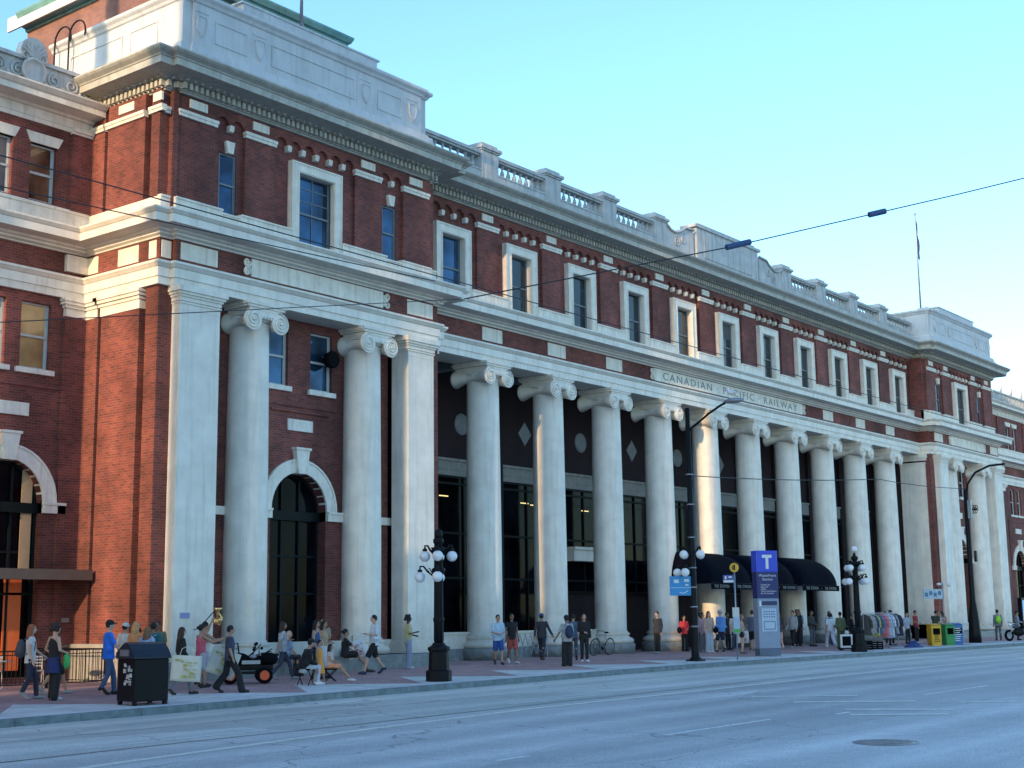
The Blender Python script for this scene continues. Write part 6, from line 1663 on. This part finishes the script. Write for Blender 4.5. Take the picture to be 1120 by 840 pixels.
r_=random.Random(21)
EX=[(12.0,-2.4,-100,1.66,'curly',(.4,.25,.3),'short','wide','woman in dusty pink under the first awning'),
(12.9,-2.2,60,1.74,'short',(.05,.09,.05),'long','long','man in dark green jacket under the first awning'),
(14.0,-2.9,-140,1.70,'long',(.5,.5,.46),'short','long','woman in ivory t-shirt between the bus stop and the transit pylon'),
(14.3,-3.6,20,1.78,'short',(.08,.10,.16),'short','short','man in slate t-shirt and shorts near the transit pylon'),
(17.4,-2.6,-80,1.72,'short',(.45,.40,.12),'short','long','man in mustard t-shirt under the middle awning'),
(18.3,-2.2,-150,1.64,'long',(.10,.03,.05),'long','long','woman in wine red sweater under the middle awning'),
(19.4,-3.0,170,1.76,'short',(.30,.33,.36),'long','long','man in grey hoodie walking out of the awning shade'),
(24.6,-2.4,-120,1.70,'bun',(.28,.40,.52),'short','wide','woman in pale blue blouse by the ninth column'),
(27.8,-4.0,-60,1.68,'long',(.55,.52,.50),'cap','long','woman in cream top beyond the clothes rail'),
(9.0,-2.0,175,1.74,'short',(.04,.04,.05),'long','long','man in charcoal coat walking past the fourth column'),
(-18.6,-3.5,170,1.66,'pony',(.50,.12,.10),'short','long','woman in brick red t-shirt facing the group at the bin'),
(-17.2,-2.6,-160,1.72,'short',(.12,.16,.10),'short','long','man in olive t-shirt near the white pilaster'),
(-20.8,-3.2,-20,1.70,'short',(.18,.20,.25),'short','short','boy in grey-blue t-shirt behind the man with the cap'),
(-11.4,-3.0,-150,1.70,'short',(.30,.26,.20),'short','long','man in khaki t-shirt standing behind the seated family'),
(-13.4,-3.4,-30,1.64,'long',(.40,.42,.46),'short','long','woman in silver grey top behind the seated family'),
(34.6,-4.2,-140,1.70,'short',(.10,.12,.2),'long','long','person in navy sweater beyond the news boxes'),
(36.6,-3.6,30,1.66,'long',(.4,.15,.1),'short','long','woman in rust top beyond the far street pole')]
for i,(x,y,fc,H_,hr,tp,sl_,lg,lb) in enumerate(EX):
    person(x,y,fc,H_,r_.choice(['stand','step','walk']),r_.choice(['down','swingF','front','phone']),r_.choice(['down','swingB','hold']),r_.choice(['light','tan','brown']),hr,(.04,.025,.02),tp,sl_,r_.choice([bl,(.05,.06,.10),(.12,.13,.16)]),lg,(.3,.3,.3),label=lb,topfit=1.3)

# ------------------------------------------------------------------ the street opposite (what the windows mirror) and added unseen sun blockers to the west
OP=mat('opposite_concrete',(.22,.22,.23),.8,noise=.2,scale=.4)
OPG=glass_mat('opposite_glass',(.06,.12,.2),.06,.6,metal=.4)
def block(x0,x1,y0,y1,h,label,face_n=True,nx=8,nz=8):
    t=empty('unseen_office_block',((x0+x1)/2,y0 if face_n else y1,0),0,label,'office building','unseen blocks added to shade the station'); ox,oy=t.location.x,t.location.y
    MB().box(x0-ox,x1-ox,y0-oy,y1-oy,-1,h).build('wall',OP,t)
    b=MB(); yf=(y1-oy)+.03
    dx=(x1-x0)/nx; dzz=(h-4)/nz
    for i in range(nx):
        for j in range(nz):
            b.quad((x0-ox+dx*(i+.15),yf,4+dzz*(j+.2)),(x0-ox+dx*(i+.85),yf,4+dzz*(j+.2)),(x0-ox+dx*(i+.85),yf,4+dzz*(j+.85)),(x0-ox+dx*(i+.15),yf,4+dzz*(j+.85)))
    b.build('window_grid',OPG,t)
    MB().box(x0-ox-.3,x1-ox+.3,y0-oy,y1-oy+.3,h,h+.8).build('parapet',OP,t)
# unseen western slabs added to block the low sun, gaps shaping its bands
def slab(x0,x1,y0,y1,h,label):
    t=empty('sun_blocker',((x0+x1)/2,(y0+y1)/2,0),0,label,'sun blocker','unseen blocks added to shade the station')
    w,d_=(x1-x0)/2,(y1-y0)/2; k_=2*w*TA; MB().prismz([(w,-d_),(w,d_),(-w,d_-k_),(-w,-d_-k_)],-1,h).build('wall',OP,t)
    b=MB()
    n=max(1,int(2*d_/4))
    for i in range(n):
        for j in range(int(h/4)):
            ya=-d_+2*d_*(i+.15)/n; yb=-d_+2*d_*(i+.85)/n; b.quad((w+.03,ya,j*4+1),(w+.03,yb,j*4+1),(w+.03,yb,j*4+3.4),(w+.03,ya,j*4+3.4))
    b.build('window_grid',OPG,t)
SUN_A=math.radians(12); SUN_E=math.radians(12)
OX=-62.0; TA=math.tan(SUN_A)
def iy(t_): return t_-(-16.5-OX)*TA       # facade intercept -> position of the shading block
LBL=['slab','x']
ivals=[(-40,-7.5,'broad unseen sun-blocking slab west along the street'),(-6.98,-4.22,'narrow unseen sun-blocking slab beside the broad one'),(-3.88,-1.34,'slim unseen sun-blocking slab closest to the station line')]
t=empty('shade_stack',(-40,-.61,0),0,'tall slim brick stack added out of view to shade the west wing','added shade stack')  # unseen stack added to keep sun off the wing wall
MB().box(-.4,.4,-2.05,-1.5,-.6,34).box(-.5,.5,-2.1,-1.45,34,34.8).build('shaft',BRICK,t)
for a,b_,lb in ivals: slab(OX-12,OX,iy(a),iy(b_),46,lb)
slab(OX-26,OX-14,iy(-8.5)-3.0,iy(-3.0)-3.0,19,'low unseen sun blocker filling the gaps behind the slabs')  # unseen filler added so sun through the gaps misses the pavement

# ------------------------------------------------------------------ light, sky, camera
w=bpy.data.worlds.new('World'); SC.world=w; w.use_nodes=True; nt=w.node_tree
bg=nt.nodes['Background']; sky=nt.nodes.new('ShaderNodeTexSky'); sky.sky_type='NISHITA'; sky.sun_disc=False
sky.sun_elevation=SUN_E; 
sd=Vector((-math.cos(SUN_A)*math.cos(SUN_E),-math.sin(SUN_A)*math.cos(SUN_E),math.sin(SUN_E)))   # toward the sun
sky.sun_rotation=math.atan2(sd.x,sd.y); sky.altitude=0; sky.air_density=1.0; sky.dust_density=.6; sky.ozone_density=2.0
hs=nt.nodes.new('ShaderNodeHueSaturation'); hs.inputs['Saturation'].default_value=1.06
mt=nt.nodes.new('ShaderNodeMix'); mt.data_type='RGBA'; mt.blend_type='MULTIPLY'; mt.inputs[0].default_value=1; mt.inputs[7].default_value=(.76,.89,.97,1)
nt.links.new(sky.outputs[0],hs.inputs['Color']); nt.links.new(hs.outputs[0],mt.inputs[6]); nt.links.new(mt.outputs[2],bg.inputs[0]); bg.inputs[1].default_value=.47
sl=bpy.data.lights.new('sun','SUN'); sl.energy=5; sl.angle=math.radians(.5); sl.color=(1,.68,.38)
so=bpy.data.objects.new('sun',sl); COL.objects.link(so); so.rotation_euler=sd.to_track_quat('Z','Y').to_euler(); so.location=(-60,-20,40)

cam=bpy.data.cameras.new('camera'); co=bpy.data.objects.new('camera',cam); COL.objects.link(co); SC.camera=co
CX,CY,CZ=-41.4190572,-33.8760653,1.4655018; yaw,pitch,roll,f=.906621858,.167885378,-.0128305187,1520.53447
cyw,syw=math.cos(yaw),math.sin(yaw); cp,sp_=math.cos(pitch),math.sin(pitch)
F=Vector((syw*cp,cyw*cp,sp_)); R0=Vector((cyw,-syw,0)); U0=R0.cross(F)
cr,sr=math.cos(roll),math.sin(roll); Rv=R0*cr+U0*sr; Uv=-R0*sr+U0*cr
M=Matrix(((Rv.x,Uv.x,-F.x,CX),(Rv.y,Uv.y,-F.y,CY),(Rv.z,Uv.z,-F.z,CZ),(0,0,0,1)))
co.matrix_world=M; cam.sensor_width=36; cam.sensor_fit='HORIZONTAL'; cam.lens=36*f/1120; cam.clip_start=.1; cam.clip_end=5000
SC.view_settings.view_transform='Standard'; SC.view_settings.look='None'; SC.view_settings.exposure=0; SC.view_settings.gamma=1
SC.render.film_transparent=False
SC.cycles.max_bounces=6; SC.cycles.diffuse_bounces=3; SC.cycles.glossy_bounces=3
try: SC.cycles.use_denoising=True
except Exception: pass
